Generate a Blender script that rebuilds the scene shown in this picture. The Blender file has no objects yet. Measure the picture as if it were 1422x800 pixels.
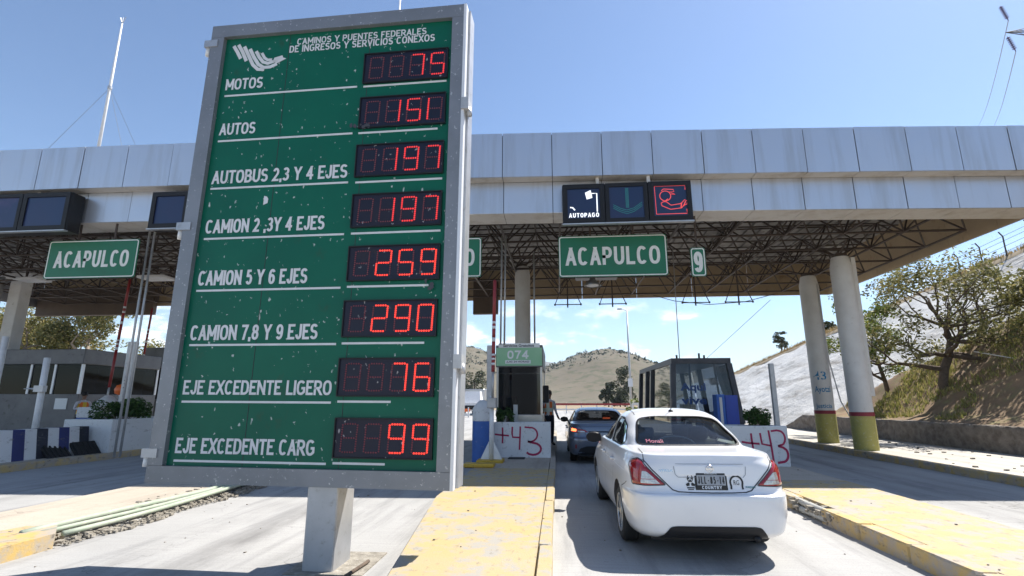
import bpy, bmesh, math, random
from mathutils import Vector, Matrix, Euler
from mathutils.bvhtree import BVHTree
R = math.radians
random.seed(7)
scene = bpy.context.scene
col = scene.collection

# ------------------------------------------------------------------ camera, sky, sun, exposure
cam_data = bpy.data.cameras.new('camera'); cam = bpy.data.objects.new('camera', cam_data); col.objects.link(cam)
cam_data.sensor_fit = 'HORIZONTAL'; cam_data.sensor_width = 36.0; cam_data.lens = 18.0
cam_data.clip_start = 0.05; cam_data.clip_end = 12000
cam.location = (0, 0, 1.6); cam.rotation_euler = (R(90 + 12.452), 0, R(5.023))
scene.camera = cam

SUN = Vector((0.60, 0.42, 1.0)).normalized()
SUN_EL = math.asin(SUN.z); SUN_AZ = math.atan2(SUN.x, SUN.y)
world = bpy.data.worlds.new('World'); scene.world = world; world.use_nodes = True
wn, wl = world.node_tree.nodes, world.node_tree.links
wn.clear()
w_out = wn.new('ShaderNodeOutputWorld'); w_bg = wn.new('ShaderNodeBackground')
w_sky = wn.new('ShaderNodeTexSky'); w_sky.sky_type = 'NISHITA'; w_sky.sun_disc = False
w_sky.sun_elevation = SUN_EL; w_sky.sun_rotation = SUN_AZ
w_sky.altitude = 300; w_sky.air_density = 1.0; w_sky.dust_density = 0.4; w_sky.ozone_density = 3.2
w_bg.inputs['Strength'].default_value = 0.10
# a few small fair-weather clouds low over the horizon, the same all round
w_tc = wn.new('ShaderNodeTexCoord'); w_sep = wn.new('ShaderNodeSeparateXYZ'); wl.new(w_tc.outputs['Generated'], w_sep.inputs[0])
w_map = wn.new('ShaderNodeMapping'); w_map.inputs['Scale'].default_value = (1, 1, 2.6); w_map.inputs['Location'].default_value = (0.37, 0.1, 0.0)
wl.new(w_tc.outputs['Generated'], w_map.inputs[0])
w_noi = wn.new('ShaderNodeTexNoise'); w_noi.inputs['Scale'].default_value = 8.5; w_noi.inputs['Detail'].default_value = 7; w_noi.inputs['Roughness'].default_value = 0.58
wl.new(w_map.outputs[0], w_noi.inputs['Vector'])
w_r1 = wn.new('ShaderNodeMapRange'); w_r1.interpolation_type = 'SMOOTHSTEP'
w_r1.inputs[1].default_value = 0.53; w_r1.inputs[2].default_value = 0.66; wl.new(w_noi.outputs['Fac'], w_r1.inputs[0])
w_r2 = wn.new('ShaderNodeMapRange'); w_r2.interpolation_type = 'SMOOTHSTEP'
w_r2.inputs[1].default_value = 0.24; w_r2.inputs[2].default_value = 0.10; wl.new(w_sep.outputs['Z'], w_r2.inputs[0])
w_mul = wn.new('ShaderNodeMath'); w_mul.operation = 'MULTIPLY'; wl.new(w_r1.outputs[0], w_mul.inputs[0]); wl.new(w_r2.outputs[0], w_mul.inputs[1])
w_m2 = wn.new('ShaderNodeMath'); w_m2.operation = 'MULTIPLY'; w_m2.inputs[1].default_value = 0.8; wl.new(w_mul.outputs[0], w_m2.inputs[0])
w_mix = wn.new('ShaderNodeMix'); w_mix.data_type = 'RGBA'; w_mix.inputs[7].default_value = (9.5, 9.6, 9.8, 1)
wl.new(w_m2.outputs[0], w_mix.inputs[0]); wl.new(w_sky.outputs[0], w_mix.inputs[6])
wl.new(w_mix.outputs[2], w_bg.inputs['Color']); wl.new(w_bg.outputs[0], w_out.inputs[0])

sun_data = bpy.data.lights.new('sun', 'SUN'); sun_data.energy = 5.0; sun_data.angle = R(0.53); sun_data.color = (1.0, 0.955, 0.88)
sun = bpy.data.objects.new('sun', sun_data); col.objects.link(sun)
sun.rotation_euler = SUN.to_track_quat('Z', 'Y').to_euler(); sun.location = (30, 20, 60)
scene.view_settings.view_transform = 'Standard'; scene.view_settings.look = 'None'
scene.view_settings.exposure = 0.95; scene.view_settings.gamma = 1.0; scene.view_settings.use_curve_mapping = False

# ------------------------------------------------------------------ materials
MATS = {}
def _nodes(name):
    m = bpy.data.materials.new(name); m.use_nodes = True
    nt = m.node_tree; b = nt.nodes['Principled BSDF']
    MATS[name] = m
    return m, nt.nodes, nt.links, b
def rgba(c): return (c[0], c[1], c[2], 1)
def noise(n, l, scale, detail=5, rough=0.6, vec=None, stretch=None):
    t = n.new('ShaderNodeTexNoise'); t.inputs['Scale'].default_value = scale; t.inputs['Detail'].default_value = detail; t.inputs['Roughness'].default_value = rough
    src = vec
    if src is None:
        g = n.new('ShaderNodeNewGeometry'); src = g.outputs['Position']
    if stretch:
        mp = n.new('ShaderNodeMapping'); mp.inputs['Scale'].default_value = stretch; l.new(src, mp.inputs[0]); src = mp.outputs[0]
    l.new(src, t.inputs['Vector'])
    return t.outputs['Fac']
def ramp(n, l, fac, a, b):
    r = n.new('ShaderNodeMapRange'); r.inputs[1].default_value = a; r.inputs[2].default_value = b; l.new(fac, r.inputs[0]); return r.outputs[0]
def mixc(n, l, fac, a, b):
    m = n.new('ShaderNodeMix'); m.data_type = 'RGBA'
    if isinstance(fac, (int, float)): m.inputs[0].default_value = fac
    else: l.new(fac, m.inputs[0])
    for k, v in ((6, a), (7, b)):
        if isinstance(v, tuple): m.inputs[k].default_value = rgba(v)
        else: l.new(v, m.inputs[k])
    return m.outputs[2]
def mul(n, l, a, b):
    m = n.new('ShaderNodeMath'); m.operation = 'MULTIPLY'
    for k, v in enumerate((a, b)):
        if isinstance(v, (int, float)): m.inputs[k].default_value = v
        else: l.new(v, m.inputs[k])
    return m.outputs[0]
def bump(n, l, b, height, strength=0.3, dist=0.02):
    u = n.new('ShaderNodeBump'); u.inputs['Strength'].default_value = strength; u.inputs['Distance'].default_value = dist
    l.new(height, u.inputs['Height']); l.new(u.outputs[0], b.inputs['Normal'])
def mat(name, c, rough=0.6, metal=0.0, c2=None, scale=3.0, lo=0.35, hi=0.7, c3=None, scale3=14.0, lo3=0.58, hi3=0.72, bmp=0.0, bscale=40.0, coat=0.0, stretch=None, emit=None, es=0.0, spec=None):
    m, n, l, b = _nodes(name)
    b.inputs['Roughness'].default_value = rough; b.inputs['Metallic'].default_value = metal
    if coat: b.inputs['Coat Weight'].default_value = coat; b.inputs['Coat Roughness'].default_value = 0.05
    if spec is not None: b.inputs['Specular IOR Level'].default_value = spec
    if c2 is None and c3 is None: b.inputs['Base Color'].default_value = rgba(c)
    else:
        out = c
        if c2 is not None: out = mixc(n, l, ramp(n, l, noise(n, l, scale, stretch=stretch), lo, hi), c, c2)
        if c3 is not None: out = mixc(n, l, ramp(n, l, noise(n, l, scale3, 8, 0.65), lo3, hi3), out, c3)
        l.new(out, b.inputs['Base Color'])
    if bmp: bump(n, l, b, noise(n, l, bscale, 6, 0.65), bmp)
    if emit: b.inputs['Emission Color'].default_value = rgba(emit); b.inputs['Emission Strength'].default_value = es
    return m

def concrete_mat(name, base, dark, light, stain, lanes=()):
    m, n, l, b = _nodes(name)
    b.inputs['Roughness'].default_value = 0.9
    big = ramp(n, l, noise(n, l, 0.35, 6, 0.6), 0.35, 0.68)
    c = mixc(n, l, big, base, light)
    streak = ramp(n, l, noise(n, l, 1.0, 6, 0.65, stretch=(2.6, 0.22, 1)), 0.5, 0.75)
    c = mixc(n, l, mul(n, l, streak, 0.8), c, dark)
    fine = ramp(n, l, noise(n, l, 55, 4, 0.7), 0.52, 0.72)
    c = mixc(n, l, mul(n, l, fine, 0.6), c, dark)
    spots = ramp(n, l, noise(n, l, 5.5, 9, 0.72), 0.63, 0.7)
    c = mixc(n, l, mul(n, l, spots, 0.55), c, stain)
    if lanes:      # oil drip and tyre wear worn into each lane
        gp = n.new('ShaderNodeNewGeometry'); sx = n.new('ShaderNodeSeparateXYZ'); l.new(gp.outputs['Position'], sx.inputs[0])
        for x in lanes:
            for dx, wd, amt in ((0.0, 0.42, 0.75), (-0.78, 0.26, 0.4), (0.78, 0.26, 0.4)):
                s_ = n.new('ShaderNodeMath'); s_.operation = 'SUBTRACT'; l.new(sx.outputs[0], s_.inputs[0]); s_.inputs[1].default_value = x + dx
                a_ = n.new('ShaderNodeMath'); a_.operation = 'ABSOLUTE'; l.new(s_.outputs[0], a_.inputs[0])
                k_ = mul(n, l, ramp(n, l, a_.outputs[0], wd, 0.0), ramp(n, l, noise(n, l, 1.4, 7, 0.68, stretch=(1.6, 0.5, 1)), 0.36, 0.66))
                c = mixc(n, l, mul(n, l, k_, amt), c, stain)
    brush = noise(n, l, 1.0, 3, 0.5, stretch=(1.2, 42, 1))
    c = mixc(n, l, mul(n, l, ramp(n, l, brush, 0.45, 0.7), 0.22), c, dark)
    g = n.new('ShaderNodeNewGeometry'); wp = n.new('ShaderNodeTexNoise'); wp.inputs['Scale'].default_value = 2.2; wp.inputs['Detail'].default_value = 6; l.new(g.outputs['Position'], wp.inputs['Vector'])
    ad = n.new('ShaderNodeMixRGB'); ad.blend_type = 'ADD'; ad.inputs[0].default_value = 0.9; l.new(g.outputs['Position'], ad.inputs[1]); l.new(wp.outputs['Color'], ad.inputs[2])
    vo = n.new('ShaderNodeTexVoronoi'); vo.feature = 'DISTANCE_TO_EDGE'; vo.inputs['Scale'].default_value = 0.33; l.new(ad.outputs[0], vo.inputs['Vector'])
    cr = ramp(n, l, vo.outputs['Distance'], 0.0045, 0.001)
    c = mixc(n, l, mul(n, l, cr, mul(n, l, ramp(n, l, noise(n, l, 0.6, 3), 0.45, 0.6), 0.75)), c, stain)
    l.new(c, b.inputs['Base Color'])
    bump(n, l, b, noise(n, l, 60, 6, 0.7), 0.35, 0.012)
    return m
concrete_mat('road', (0.325, 0.318, 0.305), (0.165, 0.162, 0.16), (0.41, 0.40, 0.385), (0.12, 0.115, 0.11), (1.7, -3.7, 7.0, -10.0))
concrete_mat('island_concrete', (0.40, 0.35, 0.28), (0.24, 0.2, 0.16), (0.5, 0.44, 0.36), (0.18, 0.15, 0.12))
concrete_mat('sidewalk', (0.40, 0.37, 0.33), (0.27, 0.25, 0.22), (0.48, 0.45, 0.4), (0.13, 0.11, 0.09))
def paint_on_concrete(name, paint, paint2, under, wear_lo, wear_hi, grime):
    m, n, l, b = _nodes(name); b.inputs['Roughness'].default_value = 0.8
    c = mixc(n, l, ramp(n, l, noise(n, l, 1.3, 5), 0.35, 0.7), paint, paint2)
    w = ramp(n, l, noise(n, l, 3.2, 10, 0.72), wear_lo, wear_hi)
    c = mixc(n, l, w, c, under)
    g = ramp(n, l, noise(n, l, 11, 9, 0.7, stretch=(1.0, 0.45, 1)), 0.57, 0.66)
    c = mixc(n, l, mul(n, l, g, 0.75), c, grime)
    l.new(c, b.inputs['Base Color'])
    bump(n, l, b, noise(n, l, 45, 6, 0.7), 0.4, 0.012)
    return m
paint_on_concrete('yellow_top', (0.44, 0.325, 0.14), (0.41, 0.325, 0.19), (0.33, 0.305, 0.265), 0.47, 0.58, (0.19, 0.16, 0.12))
paint_on_concrete('yellow_kerb', (0.50, 0.34, 0.11), (0.46, 0.34, 0.17), (0.36, 0.31, 0.25), 0.42, 0.56, (0.11, 0.09, 0.07))
paint_on_concrete('white_paint', (0.68, 0.68, 0.68), (0.62, 0.62, 0.61), (0.42, 0.41, 0.4), 0.62, 0.72, (0.34, 0.33, 0.31))
paint_on_concrete('black_paint', (0.02, 0.022, 0.03), (0.03, 0.032, 0.05), (0.2, 0.2, 0.2), 0.66, 0.76, (0.12, 0.12, 0.12))
paint_on_concrete('blue_black_paint', (0.03, 0.04, 0.16), (0.03, 0.035, 0.12), (0.25, 0.25, 0.26), 0.66, 0.76, (0.12, 0.12, 0.12))
mat('rubble', (0.33, 0.3, 0.25), 0.95, c2=(0.18, 0.16, 0.13), scale=9, c3=(0.5, 0.47, 0.42), scale3=24, bmp=0.8, bscale=30)
mat('dry_earth', (0.30, 0.23, 0.14), 0.95, c2=(0.21, 0.16, 0.10), scale=0.05, c3=(0.12, 0.12, 0.06), scale3=0.25, bmp=0.4, bscale=2)
mat('hill', (0.145, 0.12, 0.08), 1.0, c2=(0.1, 0.085, 0.058), scale=0.02, c3=(0.075, 0.075, 0.04), scale3=0.11, lo3=0.5, hi3=0.6, bmp=0.6, bscale=0.12)
mat('mountain', (0.14, 0.13, 0.1), 1.0, c2=(0.09, 0.09, 0.06), scale=0.004)
mat('bank_earth', (0.24, 0.155, 0.085), 0.95, c2=(0.15, 0.1, 0.055), scale=1.2, c3=(0.2, 0.17, 0.07), scale3=2.2, lo3=0.5, hi3=0.66, bmp=0.8, bscale=6)
def bank_mat():
    m, n, l, b = _nodes('bank_concrete'); b.inputs['Roughness'].default_value = 0.9
    c = mixc(n, l, ramp(n, l, noise(n, l, 0.35, 7, 0.62), 0.35, 0.65), (0.46, 0.45, 0.43), (0.58, 0.57, 0.55))
    s = ramp(n, l, noise(n, l, 0.55, 8, 0.68, stretch=(0.35, 0.35, 2.6)), 0.5, 0.66)
    c = mixc(n, l, mul(n, l, s, 0.85), c, (0.17, 0.15, 0.125))
    l.new(c, b.inputs['Base Color']); bump(n, l, b, noise(n, l, 2.2, 8, 0.65), 0.9, 0.12)
bank_mat()
def stone_mat():
    m, n, l, b = _nodes('stone_wall'); b.inputs['Roughness'].default_value = 0.95
    g = n.new('ShaderNodeNewGeometry')
    v = n.new('ShaderNodeTexVoronoi'); v.inputs['Scale'].default_value = 4.5; l.new(g.outputs['Position'], v.inputs['Vector'])
    c = mixc(n, l, ramp(n, l, noise(n, l, 5, 8, 0.7), 0.35, 0.7), (0.11, 0.09, 0.075), (0.24, 0.205, 0.17))
    c = mixc(n, l, mul(n, l, ramp(n, l, v.outputs['Distance'], 0.4, 0.8), 0.45), c, (0.3, 0.265, 0.225))
    l.new(c, b.inputs['Base Color']); bump(n, l, b, noise(n, l, 14, 8, 0.7), 0.9, 0.05)
stone_mat()

def panel_mat(name, c, metal, rough, dirt, amt):
    m, n, l, b = _nodes(name); b.inputs['Metallic'].default_value = metal
    d = ramp(n, l, noise(n, l, 1.0, 7, 0.65, stretch=(2.6, 2.6, 0.2)), 0.48, 0.74)
    l.new(mixc(n, l, mul(n, l, d, amt), c, dirt), b.inputs['Base Color'])
    bump(n, l, b, noise(n, l, 1.1, 3, 0.5), 0.12, 0.05)
    r = n.new('ShaderNodeMapRange'); r.inputs[3].default_value = rough - 0.06; r.inputs[4].default_value = rough + 0.1
    l.new(noise(n, l, 2.5, 4), r.inputs[0]); l.new(r.outputs[0], b.inputs['Roughness'])
panel_mat('fascia', (0.56, 0.58, 0.63), 0.75, 0.34, (0.36, 0.34, 0.32), 0.6)
panel_mat('fascia_soffit', (0.60, 0.57, 0.53), 0.15, 0.55, (0.4, 0.34, 0.27), 0.7)
mat('joint_black', (0.03, 0.03, 0.035), 0.7)
mat('tan_lining', (0.46, 0.35, 0.22), 0.7, c2=(0.38, 0.29, 0.19), scale=0.8, c3=(0.3, 0.2, 0.12), scale3=2.0)
mat('deck', (0.28, 0.27, 0.26), 0.7, c2=(0.2, 0.19, 0.18), scale=1.5, c3=(0.5, 0.48, 0.46), scale3=0.9, lo3=0.6, hi3=0.7)
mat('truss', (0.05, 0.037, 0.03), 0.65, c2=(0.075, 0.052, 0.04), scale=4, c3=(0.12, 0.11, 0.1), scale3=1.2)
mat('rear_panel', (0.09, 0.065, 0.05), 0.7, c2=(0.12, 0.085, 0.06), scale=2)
mat('steel', (0.46, 0.47, 0.49), 0.42, 0.55, c2=(0.38, 0.39, 0.41), scale=3, c3=(0.3, 0.29, 0.28), scale3=12, bmp=0.05)
mat('frame_paint', (0.235, 0.245, 0.265), 0.42, 0.35, c2=(0.19, 0.2, 0.215), scale=2.2, c3=(0.5, 0.5, 0.5), scale3=26, lo3=0.62, hi3=0.66, bmp=0.05)
mat('frame_trim', (0.7, 0.71, 0.73), 0.4, 0.2)
mat('galvanised', (0.5, 0.5, 0.5), 0.5, 0.5, c2=(0.4, 0.4, 0.4), scale=8)
mat('stainless', (0.55, 0.54, 0.52), 0.33, 0.85, c2=(0.45, 0.44, 0.42), scale=2, c3=(0.35, 0.33, 0.3), scale3=9)
mat('booth_grey', (0.15, 0.15, 0.155), 0.5, 0.4, c2=(0.11, 0.11, 0.115), scale=1.8, c3=(0.06, 0.058, 0.055), scale3=7)
mat('booth_dark', (0.035, 0.037, 0.045), 0.45, 0.2, c2=(0.06, 0.06, 0.07), scale=3)
mat('room_shade', (0.02, 0.02, 0.022), 0.8)  # near-black that puts the shade inside the booths into the colour
mat('column_white', (0.66, 0.65, 0.63), 0.75, c2=(0.57, 0.55, 0.52), scale=1.6, c3=(0.42, 0.39, 0.35), scale3=6, lo3=0.62, hi3=0.72, bmp=0.15, bscale=25)
mat('column_olive', (0.40, 0.36, 0.10), 0.75, c2=(0.34, 0.31, 0.10), scale=4, c3=(0.5, 0.48, 0.36), scale3=14, bmp=0.15)
mat('band_red', (0.24, 0.03, 0.045), 0.7)
mat('white_gloss', (0.74, 0.74, 0.74), 0.45, c2=(0.64, 0.64, 0.64), scale=6)
mat('red_gloss', (0.30, 0.03, 0.03), 0.45, c2=(0.24, 0.03, 0.03), scale=6)
mat('blue_gloss', (0.03, 0.12, 0.42), 0.5, c2=(0.03, 0.1, 0.34), scale=5, c3=(0.25, 0.28, 0.36), scale3=11, lo3=0.64, hi3=0.7)
mat('cabinet_blue', (0.02, 0.06, 0.36), 0.45, c2=(0.02, 0.05, 0.28), scale=4)
mat('yellow_steel', (0.58, 0.36, 0.03), 0.6, c2=(0.46, 0.29, 0.04), scale=6, c3=(0.2, 0.15, 0.07), scale3=14)
mat('graffiti_red', (0.36, 0.02, 0.075), 0.7)
mat('graffiti_blue', (0.02, 0.2, 0.40), 0.7)
mat('graffiti_navy', (0.015, 0.05, 0.16), 0.6)
mat('pipe_green', (0.29, 0.35, 0.26), 0.65, c2=(0.38, 0.4, 0.33), scale=6, c3=(0.5, 0.46, 0.36), scale3=10)
mat('pipe_grey', (0.42, 0.42, 0.4), 0.5, c2=(0.33, 0.33, 0.3), scale=8)
mat('black_rubber', (0.018, 0.018, 0.018), 0.8)
mat('black_plastic', (0.014, 0.014, 0.016), 0.5, spec=0.3)
mat('cable', (0.05, 0.05, 0.05), 0.6)
mat('wire_grey', (0.25, 0.27, 0.3), 0.5)
mat('insulator', (0.05, 0.02, 0.10), 0.3)
mat('sign_green', (0.004, 0.14, 0.066), 0.42, c2=(0.008, 0.12, 0.055), scale=2.5, c3=(0.12, 0.17, 0.1), scale3=5, lo3=0.68, hi3=0.74)
mat('sign_white', (0.72, 0.72, 0.68), 0.5, c2=(0.62, 0.62, 0.57), scale=9)
mat('letter_white', (0.68, 0.69, 0.70), 0.5, c2=(0.6, 0.6, 0.6), scale=7)
mat('booth_green', (0.26, 0.50, 0.29), 0.5, c2=(0.32, 0.55, 0.35), scale=1.5)
mat('print_dark', (0.05, 0.05, 0.06), 0.6)
mat('print_white', (0.75, 0.76, 0.75), 0.5)
mat('screen_blue', (0.012, 0.03, 0.085), 0.3, c2=(0.02, 0.028, 0.08), scale=1.2, c3=(0.05, 0.04, 0.11), scale3=0.9)
mat('led_white', (0.6, 0.6, 0.6), 0.5, emit=(0.9, 0.95, 1.0), es=0.6)
mat('led_red_line', (0.4, 0.05, 0.05), 0.5, emit=(1.0, 0.1, 0.11), es=0.35)
mat('led_green_dim', (0.03, 0.2, 0.2), 0.5, emit=(0.03, 0.35, 0.33), es=0.05)
mat('led_on', (0.5, 0.03, 0.02), 0.4, emit=(1.0, 0.05, 0.03), es=0.75)
mat('led_on_dim', (0.4, 0.03, 0.03), 0.4, emit=(1.0, 0.035, 0.04), es=0.42)
mat('led_off', (0.18, 0.032, 0.045), 0.4)
mat('skin', (0.22, 0.12, 0.075), 0.6); mat('hair', (0.012, 0.01, 0.01), 0.7)
mat('cloth_white', (0.56, 0.55, 0.58), 0.85, c2=(0.48, 0.46, 0.5), scale=14); mat('cloth_dark', (0.02, 0.02, 0.028), 0.85)
mat('cloth_orange', (0.75, 0.17, 0.03), 0.8); mat('reflective', (0.62, 0.62, 0.5), 0.4); mat('cloth_yellow', (0.72, 0.5, 0.05), 0.8)
mat('bark', (0.13, 0.095, 0.07), 0.95, c2=(0.08, 0.06, 0.045), scale=9, bmp=0.8, bscale=22)
mat('bark_pale', (0.3, 0.24, 0.19), 0.95, c2=(0.2, 0.16, 0.12), scale=6, bmp=0.6, bscale=18)
def leaf_mat(name, a, b2, c3, trans=0.35):
    m, n, l, b = _nodes(name); b.inputs['Roughness'].default_value = 0.6
    g = n.new('ShaderNodeNewGeometry'); cr = n.new('ShaderNodeValToRGB')
    cr.color_ramp.elements[0].color = rgba(a); cr.color_ramp.elements[1].color = rgba(c3)
    e = cr.color_ramp.elements.new(0.6); e.color = rgba(b2)
    l.new(g.outputs['Random Per Island'], cr.inputs[0]); l.new(cr.outputs[0], b.inputs['Base Color'])
    t = n.new('ShaderNodeBsdfTranslucent'); l.new(cr.outputs[0], t.inputs['Color'])
    mx = n.new('ShaderNodeMixShader'); mx.inputs[0].default_value = trans
    out = n['Material Output']; l.new(b.outputs[0], mx.inputs[1]); l.new(t.outputs[0], mx.inputs[2]); l.new(mx.outputs[0], out.inputs['Surface'])
leaf_mat('leaf_dry', (0.09, 0.1, 0.03), (0.2, 0.19, 0.065), (0.36, 0.31, 0.13))
leaf_mat('leaf_bright', (0.07, 0.11, 0.02), (0.14, 0.19, 0.035), (0.28, 0.26, 0.06))
leaf_mat('leaf_dark', (0.022, 0.032, 0.014), (0.04, 0.055, 0.022), (0.075, 0.09, 0.035), 0.2)
leaf_mat('leaf_hedge', (0.02, 0.05, 0.012), (0.04, 0.1, 0.02), (0.09, 0.17, 0.035), 0.3)
leaf_mat('leaf_golden', (0.08, 0.09, 0.025), (0.2, 0.19, 0.055), (0.42, 0.33, 0.13))
leaf_mat('grass_blade', (0.17, 0.2, 0.045), (0.3, 0.28, 0.085), (0.48, 0.39, 0.18))
leaf_mat('dry_grass', (0.2, 0.14, 0.06), (0.3, 0.22, 0.1), (0.42, 0.32, 0.17))
mat('car_white', (0.77, 0.77, 0.78), 0.3, coat=0.8, c2=(0.72, 0.72, 0.73), scale=1.5, c3=(0.5, 0.48, 0.46), scale3=20, lo3=0.7, hi3=0.78)
mat('car_silver', (0.14, 0.165, 0.22), 0.32, 0.6, coat=0.8, c2=(0.125, 0.15, 0.2), scale=1.5)
mat('car_inside', (0.06, 0.06, 0.065), 0.85, c2=(0.09, 0.09, 0.1), scale=5)
mat('car_seat', (0.09, 0.095, 0.105), 0.85)
mat('seam', (0.05, 0.05, 0.055), 0.7)
mat('lamp_red', (0.32, 0.008, 0.012), 0.12, coat=1.0, c2=(0.22, 0.005, 0.01), scale=14)
mat('lamp_clear', (0.55, 0.54, 0.53), 0.15, 0.3, coat=1.0, c2=(0.3, 0.28, 0.28), scale=40)
mat('lamp_lit', (0.7, 0.1, 0.04), 0.3, emit=(1.0, 0.16, 0.05), es=2.2)
mat('chrome', (0.65, 0.65, 0.66), 0.12, 1.0)
mat('rim', (0.42, 0.43, 0.44), 0.35, 0.8)
mat('plate_white', (0.36, 0.37, 0.38), 0.5, c2=(0.26, 0.28, 0.32), scale=22)
mat('decal_black', (0.02, 0.02, 0.02), 0.6); mat('decal_pink', (0.45, 0.13, 0.19), 0.6); mat('decal_teal', (0.05, 0.2, 0.22), 0.5)
mat('sticker_white', (0.7, 0.72, 0.74), 0.5)
mat('beacon_orange', (0.8, 0.16, 0.03), 0.4)
mat('pebble', (0.22, 0.19, 0.15), 0.95, c2=(0.1, 0.085, 0.06), scale=3)
def glass_mat(name, tint, mixf, ior=1.52):
    m, n, l, b = _nodes(name)
    b.inputs['Base Color'].default_value = (0.01, 0.012, 0.014, 1); b.inputs['Roughness'].default_value = 0.04
    t = n.new('ShaderNodeBsdfTransparent'); t.inputs['Color'].default_value = rgba(tint)
    gl = n.new('ShaderNodeBsdfGlossy'); gl.inputs['Roughness'].default_value = 0.03; gl.inputs['Color'].default_value = (0.9, 0.93, 0.95, 1)
    fr = n.new('ShaderNodeFresnel'); fr.inputs['IOR'].default_value = ior; b.inputs['Specular IOR Level'].default_value = 0.5 if ior > 1.4 else 0.1
    mx = n.new('ShaderNodeMixShader'); l.new(fr.outputs[0], mx.inputs[0]); l.new(t.outputs[0], mx.inputs[1]); l.new(gl.outputs[0], mx.inputs[2])
    m2 = n.new('ShaderNodeMixShader'); m2.inputs[0].default_value = mixf; l.new(mx.outputs[0], m2.inputs[1]); l.new(b.outputs[0], m2.inputs[2])
    l.new(m2.outputs[0], n['Material Output'].inputs['Surface'])
glass_mat('glass_car', (0.62, 0.68, 0.66), 0.12)
glass_mat('glass_tint', (0.16, 0.18, 0.2), 0.62)
glass_mat('glass_dark', (0.1, 0.11, 0.12), 0.55, 1.28)
glass_mat('glass_booth', (0.45, 0.5, 0.54), 0.2)
glass_mat('glass_booth_blue', (0.5, 0.6, 0.75), 0.14)

def board_mat(name, base, base2, fleck, stain, off):
    # weathered printed panel: faded sheet, dried spatter, soot marks
    m, n, l, b = _nodes(name); b.inputs['Roughness'].default_value = 0.38; b.inputs['Specular IOR Level'].default_value = 0.25
    tc = n.new('ShaderNodeTexCoord'); src = tc.outputs['Object']
    c = mixc(n, l, ramp(n, l, noise(n, l, 1.6, 5, 0.6, vec=src), 0.35, 0.7), base, base2)
    st = ramp(n, l, noise(n, l, 2.3, 8, 0.66, vec=src, stretch=(1.2, 1, 0.8)), 0.62, 0.74)
    c = mixc(n, l, mul(n, l, st, 0.65), c, stain)
    for sc, th, gate, stx in ((7.5, 0.10, 0.42, (1, 1, 0.6)), (15.0, 0.15, 0.45, (1, 1, 0.75)), (4.0, 0.065, 0.4, (1.25, 1, 0.45))):
        mp = n.new('ShaderNodeMapping'); mp.inputs['Scale'].default_value = stx; mp.inputs['Location'].default_value = (off, 0, off * 0.7); l.new(src, mp.inputs[0])
        wob = n.new('ShaderNodeTexNoise'); wob.inputs['Scale'].default_value = sc * 3; l.new(mp.outputs[0], wob.inputs['Vector'])
        ad = n.new('ShaderNodeMixRGB'); ad.blend_type = 'ADD'; ad.inputs[0].default_value = 0.06; l.new(mp.outputs[0], ad.inputs[1]); l.new(wob.outputs['Color'], ad.inputs[2])
        v = n.new('ShaderNodeTexVoronoi'); v.inputs['Scale'].default_value = sc; l.new(ad.outputs[0], v.inputs['Vector'])
        sp = n.new('ShaderNodeSeparateColor'); l.new(v.outputs['Color'], sp.inputs[0])
        g1 = ramp(n, l, sp.outputs[0], gate, gate + 0.02)
        d1 = ramp(n, l, v.outputs['Distance'], th, th * 0.6)
        c = mixc(n, l, mul(n, l, mul(n, l, g1, d1), 0.85), c, fleck)
    l.new(c, b.inputs['Base Color'])
board_mat('board_green', (0.001, 0.098, 0.060), (0.0015, 0.116, 0.068), (0.55, 0.58, 0.55), (0.035, 0.06, 0.035), 0.0)
board_mat('display_face', (0.012, 0.016, 0.034), (0.02, 0.018, 0.03), (0.4, 0.38, 0.38), (0.05, 0.032, 0.028), 3.3)

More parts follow.
